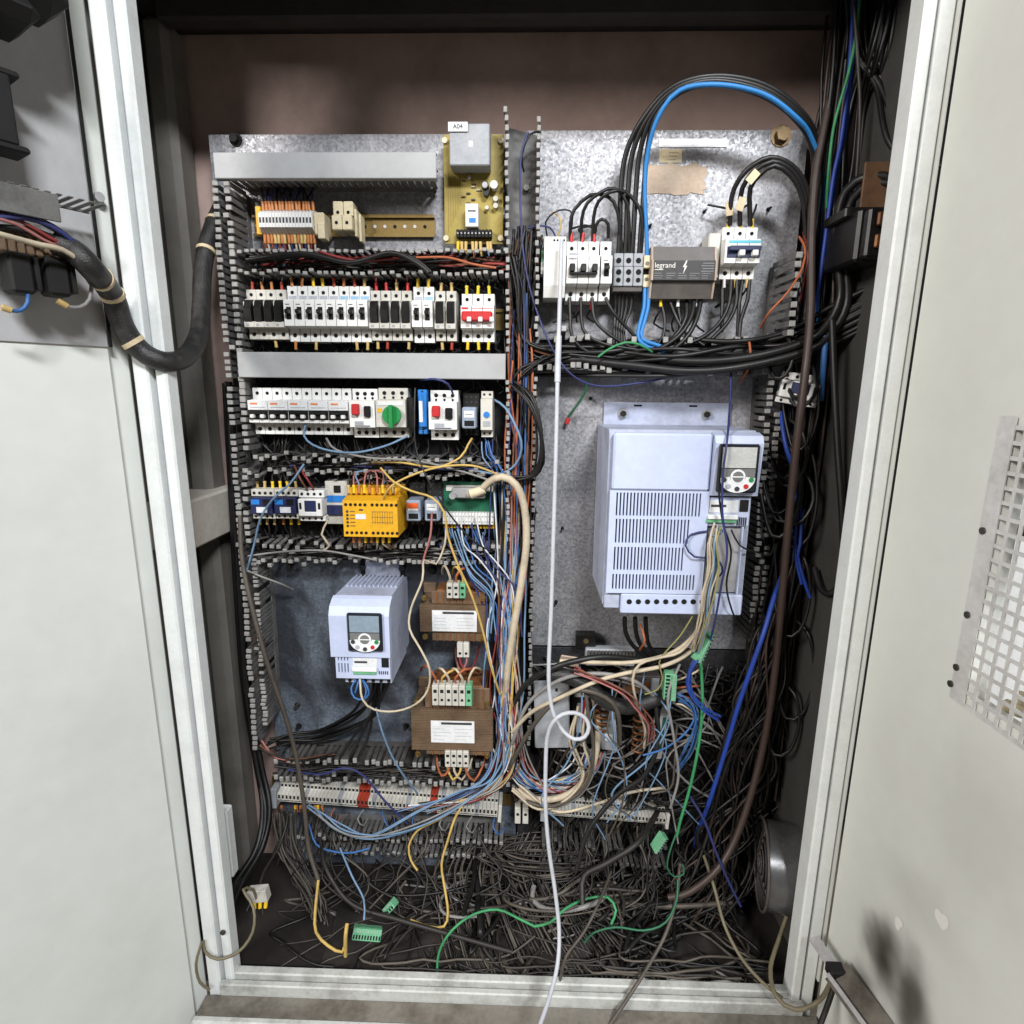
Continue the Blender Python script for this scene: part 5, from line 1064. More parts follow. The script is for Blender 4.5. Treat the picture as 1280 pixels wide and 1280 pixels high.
# ---- brown pipe, right-hand bundle
wire('brown_pipe', 'brown cable standing in front of the right cable bundle', [(1062, -20, -.05), (1048, 70, -.05), (1032, 150, -.06), (1019, 220, -.07), (1014, 300, -.085), (1013, 390, -.11), (1006, 470, -.13), (995, 560, -.13), (986, 650, -.12), (977, 750, -.11), (966, 860, -.1), (950, 950, -.1), (925, 1035, -.12), (898, 1085, -.14), (862, 1115, -.15), (835, 1122, -.15)], .0062, 'brownpipe', None, 'cable', 10)
mass('cable_bundle', 'dense bundle of black cables hanging down the right side', [
    ([(1072, -10, -.06), (1066, 60, -.05), (1050, 140, -.04), (1038, 240, -.03), (1030, 340, -.03), (1018, 430, -.03), (1004, 520, -.02), (1000, 620, -.02), (985, 740, -.02), (970, 860, -.02), (950, 980, -.02), (930, 1080, -.03), (900, 1160, -.06)], 26, 16, 5, BK+['w_dust2'], (.002, .0042)),
    ([(1064, -20, -.05), (1052, 90, -.05), (1040, 170, -.05), (1030, 260, -.05), (1020, 400, -.06), (1010, 560, -.05), (990, 700, -.05), (975, 850, -.04), (955, 1000, -.05)], 12, 20, 8, BK+['w_dust2', 'brownpipe'], (.002, .004)),
    ([(1165, 210, -.15), (1125, 170, -.12), (1100, 110, -.08), (1075, 60, -.06), (1070, -10, -.06)], 5, 12, 8, BK, (.003, .005)),
    ([(1120, -20, -.1), (1106, 60, -.1), (1088, 130, -.06), (1080, 210, -.05), (1065, 300, -.05), (1045, 420, -.05)], 7, 14, 8, BK, (.002, .004))])
for k, p in enumerate(([(1112, 222, -.14), (1085, 220, -.13), (1058, 238, -.11), (1046, 280, -.1), (1048, 330, -.1), (1050, 372, -.1), (1035, 405, -.1), (1005, 428, -.1), (940, 446, -.1), (870, 452, -.085), (800, 446, -.06), (720, 440, -.04)], [(1114, 230, -.14), (1090, 230, -.13), (1066, 248, -.11), (1055, 290, -.1), (1058, 340, -.1), (1058, 382, -.1), (1040, 415, -.1), (1010, 438, -.1), (930, 458, -.1), (860, 464, -.09), (780, 456, -.07), (700, 450, -.05), (650, 470, -.04)])):
    wire('power_cable', f'thick black cable curving from right wall into the duct, {("upper", "lower")[k]} one', p, .0065, 'w_black2', None, 'cable', 10)
wire('power_cable', 'long grey-black cable hanging in a loop beside the right frame', [(1040, 400, -.12), (1043, 480, -.13), (1047, 560, -.14), (1052, 630, -.15), (1054, 690, -.15), (1050, 728, -.15), (1038, 742, -.14), (1026, 736, -.12), (1018, 710, -.09)], .005, 'w_black2', None, 'cable', 10)
wire('signal_wire', 'green wire coming down from top right corner', [(1076, -20, -.08), (1072, 30, -.085), (1062, 85, -.09), (1053, 118, -.09), (1042, 160, -.085), (1036, 210, -.08), (1033, 260, -.06)], .0022, 'w_green')
wire('signal_wire', 'grey wire hanging straight at the top right', [(1066, -20, -.1), (1071, 60, -.1), (1075, 130, -.1), (1072, 200, -.1), (1066, 270, -.09), (1060, 330, -.07)], .0026, 'w_dust')
for k, p in enumerate(([(1068, -20, -.08), (1062, 80, -.08), (1052, 170, -.08), (1042, 220, -.08), (1034, 280, -.08), (1026, 340, -.08), (1018, 400, -.08)], [(1032, 420, -.1), (1029, 460, -.1), (1026, 500, -.08)], [(976, 515, -.06), (979, 540, -.08), (984, 565, -.09), (991, 585, -.09)], [(995, 598, -.09), (1001, 640, -.09), (1000, 680, -.1), (997, 695, -.1), (1004, 722, -.1), (1013, 748, -.1)], [(992, 600, -.08), (996, 640, -.09), (994, 690, -.1), (1002, 730, -.1)], [(1072, -20, -.07), (1066, 80, -.07), (1058, 160, -.07), (1048, 210, -.07), (1040, 260, -.07)])):
    wire('blue_cable', ('royal blue cable high in the right bundle', 'short blue cable beside the loose contactor', 'blue cable left of brown pipe at drive height', 'royal blue cable bent at mid height in right bundle', 'second royal blue cable alongside the bent one', 'thin blue cable near top right corner')[k], p, (.003, .0048, .0034, .003, .0026, .002)[k], 'w_royal' if k != 1 else 'w_blue', 'blue cables in the right bundle', 'cable', 8)
wire('blue_cable', 'thick bright blue cable slanting down below the large drive', [(1000, 640, -.02), (988, 690, -.05), (968, 745, -.1), (955, 790, -.13), (938, 838, -.13), (922, 885, -.12), (906, 940, -.11), (886, 1004, -.1), (872, 1040, -.06), (868, 1060, -.02)], .004, 'w_royal', None, 'cable', 9)
wire('signal_wire', 'dark blue wire falling to the cabinet floor at right', [(862, 995, -.12), (880, 1025, -.13), (895, 1065, -.14), (910, 1100, -.15), (926, 1133, -.16)], .0024, 'w_navy')
for k in range(14):
    x, y = U(972, 1006), U(440, 900); a, b = U(12, 24), U(25, 70); wire('loose_cable', 'loose black cable looping out of the right bundle', [(x-a*.4, y-b, -.05), (x+a*.7, y-b*.6, -.09), (x+a, y+b*.2, -.1), (x+a*.4, y+b*.9, -.1), (x-a*.5, y+b, -.09), (x-a, y+b*.4, -.07), (x-a*1.2, y-b*.2, -.05)], U(.0018, .0034), random.choice(BK+['w_dust2']), 'loose loops of the right bundle', 'cable')
# ---- wires around the large drive
wire('signal_wire', 'blue-violet wire hanging over the keypad of large drive', [(914, 462, -.08), (912, 510, -.12), (909, 550, -.185), (904, 590, -.19), (903, 640, -.19), (909, 690, -.19), (902, 730, -.185), (894, 775, -.17), (888, 800, -.15)], .0017, 'w_navy')
wire('signal_wire', 'thin black wire crossing the keypad of large drive', [(901, 555, -.186), (898, 585, -.19), (899, 620, -.19), (904, 655, -.18), (914, 690, -.178), (908, 730, -.178), (914, 760, -.178), (925, 785, -.15)], .0015, 'w_black')
wire('signal_wire', 'thin dark wire running right from the drive terminals', [(914, 662, -.17), (925, 682, -.175), (945, 690, -.16), (962, 694, -.14), (968, 680, -.1)], .0014, 'w_black2')
bunch('control_wire', 'thin control wire bunched below the large drive terminals', 'control wires of the large drive', [(896, 660, -.168), (892, 680, -.176), (893, 710, -.178), (886, 745, -.178), (880, 780, -.165), (872, 815, -.14)], 9, 7, 3, ['w_cream', 'w_ygreen', 'w_lblue', 'w_gray', 'w_blue', 'w_cream', 'w_brown'], (.0013, .0017))
for k, p in enumerate(([(884, 664, -.168), (864, 668, -.17), (857, 682, -.172), (868, 696, -.175), (888, 697, -.176), (900, 703, -.178), (903, 715, -.178), (897, 722, -.178)], [(890, 662, -.168), (888, 668, -.176), (896, 670, -.178), (903, 664, -.172), (902, 658, -.168)])):
    wire('signal_wire', ('dark blue wire looped on the front of large drive', 'pale blue loop at the drive terminal strip')[k], p, .0015, ('w_navy', 'w_lblue')[k])
for k, p in enumerate(([(884, 740, -.17), (878, 775, -.16), (862, 800, -.15), (835, 818, -.14), (790, 828, -.13), (740, 828, -.12), (700, 826, -.11)], [(888, 745, -.17), (882, 785, -.155), (862, 815, -.14), (830, 832, -.135), (780, 842, -.13), (745, 852, -.13), (700, 872, -.13), (665, 890, -.11), (640, 915, -.08)])):
    wire('cream_cable', ('cream cable sweeping left from large drive, upper one', 'cream cable sweeping left from large drive to the central duct')[k], p, .0036, 'w_cream', None, 'cable', 8)
wire('cream_cable', 'thin cream cable looping in front of the dark hose', [(886, 748, -.17), (870, 790, -.16), (850, 815, -.15), (825, 822, -.145), (800, 830, -.14), (791, 848, -.14), (796, 880, -.13), (806, 910, -.12), (805, 935, -.1)], .0024, 'w_cream', None, 'cable', 8)
wire('signal_wire', 'thin yellow-green wire from drive to upright green plug', [(866, 770, -.16), (850, 795, -.15), (832, 815, -.145), (824, 828, -.14), (828, 848, -.135), (822, 862, -.13), (806, 868, -.125)], .0013, 'w_ygreen')
wire('dark_hose', 'thick dark grey corrugated hose curving behind the green plugs', [(690, 842, -.1), (712, 846, -.105), (735, 858, -.11), (758, 876, -.11), (785, 884, -.105), (812, 876, -.1), (840, 868, -.09)], .0135, 'hose', None, 'hose', 14)
wire('power_cable', 'black cable sweeping over the stripped units', [(632, 905, -.06), (655, 858, -.09), (690, 836, -.12), (720, 826, -.12), (755, 821, -.11), (795, 824, -.09)], .0052, 'w_black2', None, 'cable', 9)
bunch('signal_wire', 'thin pinkish wire running under the dark hose to the coil', 'thin wires to the stripped units', [(720, 838, -.12), (750, 850, -.13), (780, 866, -.135), (798, 885, -.13), (812, 905, -.12), (812, 930, -.1)], 5, 4, 3, ['w_pink', 'w_cream', 'w_brown', 'w_red'], (.0013, .0018))
bunch('blue_wire', 'light blue loop of wire right of the upright green plug', 'light blue loops near the green plugs', [(846, 872, -.13), (864, 880, -.135), (871, 905, -.13), (862, 935, -.12), (846, 962, -.1)], 5, 6, 3, ['w_blue', 'w_blue', 'w_lblue'], (.0015, .002))
bunch('blue_wire', 'bright blue wire below the tilted green plug', 'bright blue wires near the green plugs', [(872, 822, -.14), (862, 838, -.14), (864, 862, -.14), (878, 884, -.14), (900, 898, -.13)], 4, 5, 3, ['w_blue', 'w_royal'], (.0016, .002))
wire('blue_wire', 'blue wire crossing the stripped units to lower right', [(804, 944, -.12), (830, 936, -.13), (855, 918, -.135), (868, 898, -.135), (866, 882, -.13)], .0018, 'w_blue')
for k in range(4): wire('plug_wire', 'short cream wire entering the upright green plug', [(846, 850+10*k, -.125), (853, 848+10*k+k, -.13), (866, 842+16*k, -.13), (878, 835+22*k, -.12)], .0018, random.choice(('w_cream', 'w_orange')), 'wires of the upright green plug')
wire('earth_wire', 'bright green wire hanging from the tilted green plug', [(876, 828, -.13), (878, 868, -.135), (876, 910, -.135), (870, 950, -.135), (861, 990, -.13), (851, 1024, -.13), (846, 1045, -.125)], .0027, 'w_green', None, 'wire', 8)
wire('earth_wire', 'thin green wire looping beside the dusty plug', [(846, 1040, -.12), (838, 1062, -.13), (834, 1084, -.135), (843, 1096, -.135), (855, 1092, -.135), (853, 1080, -.13)], .0016, 'w_gdark')
wire('cream_cable', 'thick cream cable bending down to the floor by the stripped units', [(742, 868, -.06), (747, 900, -.075), (746, 935, -.085), (736, 968, -.09), (712, 992, -.09), (680, 1000, -.085), (655, 992, -.07), (640, 972, -.05)], .0062, 'w_cream', None, 'cable', 9)
for k in range(4): wire('cream_cable', 'thin cream cable looping under the stripped units', jit([(732, 880, -.09), (722, 925, -.1), (735, 965, -.1), (715, 1000, -.1), (680, 1010, -.09), (645, 985, -.07)], 9, 3), .0024, random.choice(('w_cream', 'w_gray')), 'thin cream cables under the stripped units', 'cable')
wire('signal_wire', 'dusty grey wire falling from stripped units to floor', [(846, 905, -.1), (843, 960, -.12), (838, 985, -.12), (815, 992, -.11)], .002, 'w_dust3')
wire('cream_cable', 'tan cable stub sticking up below large drive', [(800, 780, -.1), (806, 800, -.12), (800, 812, -.1)], .002, 'w_orange')
for k in range(3): wire('power_cable', 'black cable with brass end below the large drive', [(781+13*k, 772, -.1), (782+13*k, 790, -.09), (792+10*k, 808, -.07), (815+6*k, 826, -.05)], .004, 'w_black2', 'motor cables below the large drive', 'cable')
for k, (p, c, rr, lb) in enumerate((
    ([(640, 930, -.08), (660, 880, -.1), (700, 850, -.12), (745, 842, -.125), (790, 850, -.12), (820, 872, -.1)], 'w_gray', .0036, 'grey cable arching over the blank cover'),
    ([(636, 960, -.08), (668, 905, -.11), (705, 868, -.125), (740, 865, -.125), (770, 885, -.12), (775, 930, -.1)], 'w_dust3', .0042, 'dusty grey cable curving down before the open unit'),
    ([(730, 845, -.11), (735, 890, -.12), (742, 940, -.12), (730, 985, -.11), (690, 1008, -.1), (650, 1000, -.08)], 'w_dust3', .0034, 'dusty grey cable falling past the open unit to the left'),
    ([(820, 880, -.1), (822, 930, -.12), (805, 970, -.12), (770, 995, -.11), (735, 1040, -.12), (720, 1090, -.14)], 'w_black2', .0046, 'thick dark cable winding down right of the coils'),
    ([(850, 830, -.13), (835, 870, -.14), (842, 920, -.135), (848, 970, -.13), (838, 1010, -.125)], 'w_gray', .0024, 'grey wire hanging behind the upright green plug'),
    ([(664, 1000, -.07), (700, 1015, -.09), (745, 1005, -.095), (790, 990, -.09), (830, 985, -.08)], 'w_cream', .0028, 'cream cable lying above the short terminal strip'))):
    wire('knot_cable', lb, p, rr, c, None, 'cable', 8)
# ---- central duct
mass('wire_bundle', 'dark mass of wires packed in the central vertical duct', [
    ([(660, 290, -.04), (655, 340, -.04), (650, 400, -.035), (650, 460, -.04), (652, 540, -.035), (650, 640, -.04), (648, 740, -.04), (645, 850, -.04), (645, 940, -.04), (660, 1000, -.03)], 34, 15, 4, BK+['w_dust2', 'w_brown'], (.0016, .003)),
    ([(640, 320, -.05), (646, 360, -.05), (650, 420, -.045), (690, 444, -.05), (740, 450, -.05)], 12, 8, 5, BK+['w_brown'], (.0016, .003)),
    ([(640, 480, -.05), (655, 462, -.06), (690, 446, -.06), (740, 440, -.05)], 8, 8, 4, BK, (.002, .003)),
    ([(660, 640, -.05), (650, 700, -.06), (640, 800, -.06), (635, 900, -.06), (642, 960, -.06), (670, 985, -.06), (720, 980, -.05)], 16, 12, 5, BK+['w_dust2', 'w_gray'], (.0016, .003))])
PAL = ['w_blue', 'w_lblue', 'w_black', 'w_gray', 'w_red', 'w_pink', 'w_black', 'w_gray', 'w_brown', 'w_cream', 'w_navy', 'w_lblue', 'w_black', 'w_white', 'w_yellow']
CN = {'w_blue': 'blue', 'w_lblue': 'pale blue', 'w_red': 'red', 'w_pink': 'pink', 'w_cream': 'cream', 'w_gray': 'grey', 'w_brown': 'brown', 'w_orange': 'orange', 'w_yellow': 'yellow', 'w_navy': 'dark blue', 'w_white': 'white', 'w_black': 'black'}
for k in range(46):
    c = PAL[k % len(PAL)]; x = U(618, 660); s = U(-6, 6)
    pts = [(x+U(-6, 6), U(540, 700), -.055), (x+U(-12, 6), 720, -.07), (x-6+U(-8, 8), 790, -.08), (x-10+U(-8, 8), 860, -.08), (x-8+U(-6, 6), 920, -.08)]
    if k % 2: pts += [(x+U(0, 14), 965, -.075), (x+40+U(-10, 10), 985+U(-8, 6), -.07), (x+85+U(-10, 10), 972+U(-14, 8), -.06), (x+100, 940, -.05)]
    else: pts += [(x-14+U(-6, 6), 965, -.08), (x-45+U(-12, 12), 996+U(-5, 5), -.085), (x-110+U(-30, 20), 1012+U(-8, 8), -.08)]
    wire('loose_wire', f'thin {CN[c]} wire spilling down from the central duct', pts, U(.0013, .0018), c, f'thin {CN[c]} wires spilling from the central duct', 'wire', 6)
for k in range(16):
    c = random.choice(('w_red', 'w_brown', 'w_orange', 'w_navy', 'w_blue', 'w_black')); x = U(634, 668)
    wire('duct_wire', f'thin {CN[c]} wire inside the upper central duct', [(x, U(330, 480), -.05), (x+U(-6, 6), 470+U(-20, 40), -.06), (x+U(-8, 8), 570, -.06), (x+U(-8, 8), 680, -.06)], U(.0013, .0018), c, f'thin {CN[c]} wires inside the upper central duct', 'wire', 6)
for k in range(9): wire('duct_wire', 'black wire looping out at right of the central duct', jit([(640, 480, -.06), (662, 500, -.08), (674, 540, -.085), (675, 575, -.08), (664, 595, -.07), (645, 600, -.06)], 4, 3), .002, 'w_black', 'black loops at the central duct', 'wire')
wire('blue_wire', 'pale blue wire looping out beside the slim timer relay', [(618, 500, -.06), (632, 510, -.08), (648, 540, -.085), (652, 560, -.08), (645, 580, -.07), (625, 592, -.06), (590, 588, -.06)], .002, 'w_lblue')
bunch('blue_wire', 'blue wire fanning out under the green terminal board', 'blue wires under the green board', [(585, 662, -.05), (592, 690, -.06), (610, 712, -.07), (628, 740, -.07), (634, 790, -.07)], 14, 26, 5, ['w_blue', 'w_lblue', 'w_lblue', 'w_white', 'w_navy'], (.0012, .0016))
bunch('blue_wire', 'blue wire hanging down from the slim timer relay', 'blue wires at the slim timer relay', [(608, 550, -.05), (612, 570, -.06), (624, 590, -.065), (628, 630, -.06), (630, 680, -.06)], 5, 6, 3, ['w_blue', 'w_lblue'], (.0013, .0017))
wire('cream_cable', 'thick cream data cable leaving the green board plug', [(586, 618, -.055), (600, 614, -.066), (612, 602, -.08), (628, 596, -.09), (645, 606, -.09), (655, 632, -.085), (658, 675, -.085), (653, 720, -.085), (644, 775, -.085), (634, 840, -.08), (630, 890, -.07)], .0064, 'w_cream', None, 'cable', 10)
o = MB(); o.cyl((0, 0, 0), (-.95, 0, -.3), .007, .026, 12, r2=.009); o = o.build('plug_hood', 'cream', None, at(606, 612, -.07)); tag(o, 'cream hood of the data plug on green board', 'plug')
# ---- wires in the left ducts and rows
def ductmass(label, x0, x1, y, n, spread, cols, Y=(-.055, -.015)):
    names = sorted(set(cols)); m = MB()
    for k in range(n):
        a = U(x0, x1-60); b = min(x1, a+U(80, 300)); yy = y+U(-spread, spread); pts = []
        for i in range(6): t = i/5; pts.append((a+(b-a)*t, yy+U(-spread, spread)*.5, U(*Y)))
        m.tube(pl(*pts), U(.0014, .0024), 5, names.index(random.choice(cols)), step=.014)
    return tag(m.build('duct_wires', names), label, 'wires', None, 'stuff')
ductmass('dark wires lying in the duct above the upper breaker row', 300, 650, 327, 40, 7, BK+['w_brown', 'w_dust2', 'w_red'])
ductmass('dark and pale wires lying in the duct below the second row', 315, 640, 583, 36, 6, BK+['w_dust2', 'w_dust', 'w_gray', 'w_navy'])
ductmass('dusty wires lying in the duct above the small drive', 315, 640, 692, 34, 6, BK+['w_dust2', 'w_dust', 'w_gray'])
ductmass('dusty wires lying in the duct under the lower transformer', 340, 660, 966, 40, 9, DU+['w_black'])
ductmass('dusty wires hanging between terminal strip and bottom duct', 360, 640, 1050, 30, 9, DU+['w_black'])
for k in range(3): wire('power_cable', 'black cable curving inside the duct above upper breakers', jit([(310, 325, -.06), (380, 318, -.065), (440, 328, -.065), (490, 318, -.07), (520, 328, -.07), (535, 342, -.07)], 4, 2), .0036, 'w_black', 'black cables above the upper breakers', 'cable', 8)
wire('signal_wire', 'copper-coloured wire in the duct above upper breakers', [(520, 322, -.065), (560, 322, -.066), (590, 330, -.066), (620, 335, -.06)], .002, 'w_orange')
wire('signal_wire', 'dark red wire lying across duct above upper breakers', [(398, 314, -.066), (425, 322, -.07), (455, 326, -.07), (500, 322, -.066)], .002, 'w_red')
for k, (p, c, lb) in enumerate((([(478, 625, -.1), (490, 607, -.11), (520, 592, -.1), (555, 583, -.09), (590, 582, -.085), (615, 590, -.08), (640, 602, -.07)], 'w_yellow', 'yellow wire arching from yellow relay to the right above row three'),
    ([(465, 578, -.06), (500, 578, -.07), (545, 584, -.075), (575, 572, -.075), (585, 556, -.06), (590, 548, -.05)], 'w_yellow', 'yellow wire rising to the grey relay of second row'),
    ([(476, 585, -.08), (492, 602, -.11), (515, 614, -.12), (540, 622, -.12), (555, 640, -.12), (560, 670, -.12), (572, 705, -.12), (590, 745, -.12), (604, 790, -.12), (613, 830, -.11), (625, 868, -.09)], 'w_yellow', 'long yellow wire running down past the green board and transformers'),
    ([(410, 650, -.06), (402, 668, -.07), (412, 682, -.07), (400, 690, -.07)], 'w_cream', 'cream wire hanging below the white contactor'),
    ([(558, 650, -.06), (556, 680, -.08), (545, 705, -.1), (530, 700, -.11), (528, 725, -.13), (514, 760, -.14), (512, 786, -.15), (526, 812, -.16), (537, 836, -.165), (535, 862, -.16), (520, 880, -.16), (495, 889, -.165), (468, 887, -.17), (453, 874, -.17), (450, 848, -.155)], 'w_cream', 'long cream wire looping from the relays to small drive'),
    ([(385, 520, -.06), (380, 545, -.06), (400, 560, -.07), (440, 566, -.075), (480, 558, -.07), (510, 545, -.06)], 'w_lblue', 'pale blue wire looping below the second row breakers'),
    ([(408, 548, -.05), (420, 562, -.07), (460, 572, -.075), (520, 576, -.075), (580, 590, -.075), (625, 605, -.07)], 'w_gray', 'grey wire lying over the duct below the second row'),
    ([(380, 580, -.07), (362, 605, -.085), (340, 625, -.09), (325, 650, -.09), (318, 680, -.08), (308, 715, -.07)], 'w_lblue', 'grey-blue wire crossing in front of the blue contactors'),
    ([(310, 695, -.07), (350, 690, -.08), (400, 688, -.08), (440, 694, -.075), (470, 700, -.07)], 'w_gray', 'pale grey wire lying across the duct above small drive'),
    ([(306, 712, -.07), (330, 722, -.07), (352, 730, -.06), (366, 737, -.03)], 'w_gray', 'thin grey wire end sticking out over the blue-grey plate'),
    ([(519, 485, -.075), (518, 520, -.085), (520, 560, -.09), (535, 600, -.1), (560, 640, -.1), (590, 675, -.1), (615, 690, -.08)], 'w_black', 'long thin black wire slanting from blue module to lower right'),
    ([(526, 475, -.06), (545, 474, -.08), (560, 480, -.08), (566, 492, -.06)], 'w_navy', 'dark blue wire bridging the blue module and motor switch'),
    ([(540, 640, -.08), (538, 670, -.09), (532, 690, -.09), (528, 705, -.09)], 'w_pink', 'pinkish wire hanging below the orange-topped relay'),
    ([(374, 585, -.06), (385, 600, -.08), (393, 614, -.06)], 'w_red', 'short dark red wire entering the white contactor'),
    ([(368, 582, -.06), (376, 600, -.08), (386, 615, -.06)], 'w_brown', 'short brown wire entering the white contactor'))):
    wire('signal_wire', lb, p, .0019 if c != 'w_black' else .0015, c)
# wires on top of the yellow relay
for k in range(9):
    x = 436+k*6.6+(3 if k > 4 else 0); c = random.choice(('yellow_fer', 'orange_fer', 'tan_fer')); p = at(x, 616, -.08); o = MB()
    o.tube([V((0, 0, 0)), V((0, .0, .016)), V((U(-.015, .015), .015, .034)), V((U(-.04, .04), .03, .03)), V((U(-.05, .05), .035, .01))], .0016, 6); o = o.build('relay_wire', random.choice(('w_pink', 'w_black', 'w_brown', 'w_lblue', 'w_black')), None, p)
    place('ferrule', fer_mesh(c), o, (0, 0, .001)); tag(o, 'sleeved wire plugged into top of the yellow safety relay', 'wire', 'wires on top of the yellow relay')
for k in range(7):
    x = 442+k*7.4; p = at(x, 669, -.085); o = MB(); o.tube([V((0, 0, 0)), V((U(-.002, .002), .002, -.016)), V((U(-.01, .01), .02, -.03))], .0016, 6); o = o.build('relay_wire', random.choice(('w_cream', 'w_black', 'w_brown')), None, p)
    place('ferrule', fer_mesh(random.choice(('yellow_fer', 'orange_fer'))), o, (0, 0, 0), (math.pi, 0, 0)); tag(o, 'sleeved wire under the yellow safety relay', 'wire', 'wires under the yellow relay')
# small drive and transformer wiring
for k in range(3): wire('blue_wire', f'blue loop of wire below the small drive, {("left", "right", "short middle")[k]}', [[(446, 848, -.15), (439, 860, -.16), (443, 872, -.165), (454, 874, -.165), (458, 862, -.16), (452, 848, -.15)], [(452, 848, -.15), (459, 858, -.165), (461, 868, -.165), (455, 874, -.165)], [(449, 848, -.15), (447, 856, -.16), (444, 866, -.16)]][k], .0017, 'w_blue')
for k in range(6): wire('power_cable', 'black motor cable sweeping left under the small drive', jit([(462+k*4, 855, -.1), (460+k*3, 872, -.09), (440+k*5, 892+k*2, -.06), (405, 908+k*2.5, -.04), (360, 916+k*2, -.035), (335, 930, -.04)], 3, 5), U(.002, .0034), 'w_black', 'black motor cables of the small drive', 'cable')
for k in range(3): wire('power_cable', 'black cable dropping straight under the small drive', [(468+k*6, 855, -.09), (466+k*4, 880, -.07), (462-k*8, 915, -.06), (450-k*12, 945, -.07)], .0026, 'w_black2', 'black cables dropping under small drive', 'cable')
wire('blue_wire', 'pale blue wire running down from small drive to terminal strip', [(470, 885, -.12), (478, 915, -.12), (490, 945, -.11), (505, 970, -.1), (522, 992, -.08)], .0018, 'w_lblue')
for i, (T, nm) in enumerate(((T1, 'upper'), (T2, 'lower'))):
    for k, p in enumerate(T):
        up = 1 if k < (3 if i == 0 else 6) else -1; c = random.choice(('w_cream', 'w_cream', 'w_orange', 'w_white', 'w_yellow')) if up > 0 or i else random.choice(('w_pink', 'w_red', 'w_orange'))
        o = MB(); s = (1 if k % 2 else -1)*U(.006, .016); o.tube([p, p+V((0, -.004, up*.012)), p+V((s, -.002, up*U(.022, .034))), p+V((s*2, .02, up*.018)), p+V((s*2.4, .045, up*.0))], .0022, 7)
        tag(o.build('transformer_wire', c), f'short {({"w_cream": "cream", "w_orange": "orange", "w_white": "white", "w_yellow": "yellow", "w_pink": "pink", "w_red": "red"})[c]} wire at the {"top" if up > 0 else "bottom"} terminals of {nm} transformer', 'wire', f'wires of the {nm} transformer')
# ---- left edge cables
wire('grey_cable', 'long dusty grey-brown cable slanting down over the left duct', [(300, 640, -.06), (303, 700, -.08), (318, 770, -.1), (336, 835, -.11), (355, 890, -.11), (370, 945, -.11), (380, 1005, -.12), (386, 1060, -.13), (398, 1100, -.15)], .0042, 'w_dust3', None, 'cable', 8)
mass('cable_bundle', 'black cable bundle hanging along the left duct to the cabinet floor', [
    ([(284, 480, -.03), (290, 600, -.03), (296, 720, -.03), (306, 850, -.03), (322, 950, -.04), (332, 1010, -.07), (324, 1060, -.11), (300, 1100, -.16), (286, 1130, -.2)], 9, 5, 2, BK, (.003, .0055)),
    ([(325, 930, -.05), (345, 945, -.06), (380, 950, -.06), (420, 940, -.06)], 6, 5, 4, ['w_brown', 'w_pink', 'w_cream', 'w_black'], (.0016, .0022)),
    ([(352, 1020, -.06), (358, 1060, -.08), (375, 1090, -.1), (392, 1120, -.13), (400, 1150, -.16)], 22, 10, 6, DU, (.0015, .0026))])
for k in range(5): wire('blue_wire', 'pale blue wire drooping in front of the long terminal strip', jit([(634, 930, -.08), (620, 975, -.09), (580, 1004, -.1), (530, 1024, -.11), (470, 1044, -.11), (425, 1040, -.105), (395, 1012, -.09)], 12, 8), .0017, random.choice(('w_lblue', 'w_gray', 'w_lblue')), 'pale wires drooping before the terminal strip')
wire('blue_wire', 'blue wire curling below the left end of terminal strip', [(386, 1030, -.08), (395, 1055, -.1), (415, 1064, -.11), (440, 1066, -.11), (462, 1060, -.1)], .0019, 'w_blue')
wire('blue_wire', 'dark blue wire arching above left part of terminal strip', [(360, 962, -.08), (400, 968, -.09), (430, 960, -.095), (455, 970, -.09), (480, 1000, -.09), (510, 1030, -.08)], .002, 'w_navy')
wire('signal_wire', 'yellow wire curving down right below the terminal strip', [(566, 1014, -.08), (545, 1026, -.1), (522, 1038, -.11), (511, 1058, -.115), (514, 1076, -.12), (522, 1088, -.13)], .0021, 'w_yellow')
wire('signal_wire', 'olive-yellow wire falling from terminal strip to the pile', [(582, 1000, -.08), (569, 1022, -.1), (560, 1050, -.115), (552, 1080, -.13), (556, 1110, -.15), (560, 1140, -.17), (555, 1158, -.18), (535, 1158, -.185), (513, 1150, -.19)], .0024, 'w_yellow')
for k in range(7): wire('jumper_wire', 'small looped jumper wire under the terminal strip', [(415+k*34+U(-6, 6), 1010+k*2.2, -.05), (413+k*34, 1022+k*2.2, -.07), (420+k*34, 1030+k*2.2, -.07), (426+k*34, 1020+k*2.2, -.05)], .0015, random.choice(('w_cream', 'w_red', 'w_pink', 'w_gray', 'w_blue')), 'looped jumpers under the terminal strip')
for k in range(10):
    x = U(350, 412); p = at(x, 1008, -.045); o = MB(); o.tube([V((0, 0, 0)), V((U(-.003, .003), -.006, -.025)), V((U(-.01, .02), -.02, -.06)), V((U(0, .04), -.04, -.1))], .0017, 6); o = o.build('strip_wire', random.choice(DU), None, p)
    place('ferrule', fer_mesh(random.choice(('yellow_fer', 'yellow_fer', 'orange_fer'))), o, (0, 0, 0), (math.pi, 0, 0)); tag(o, 'dusty wire with bright sleeve under left end of the terminal strip', 'wire', 'sleeved wires under the terminal strip')
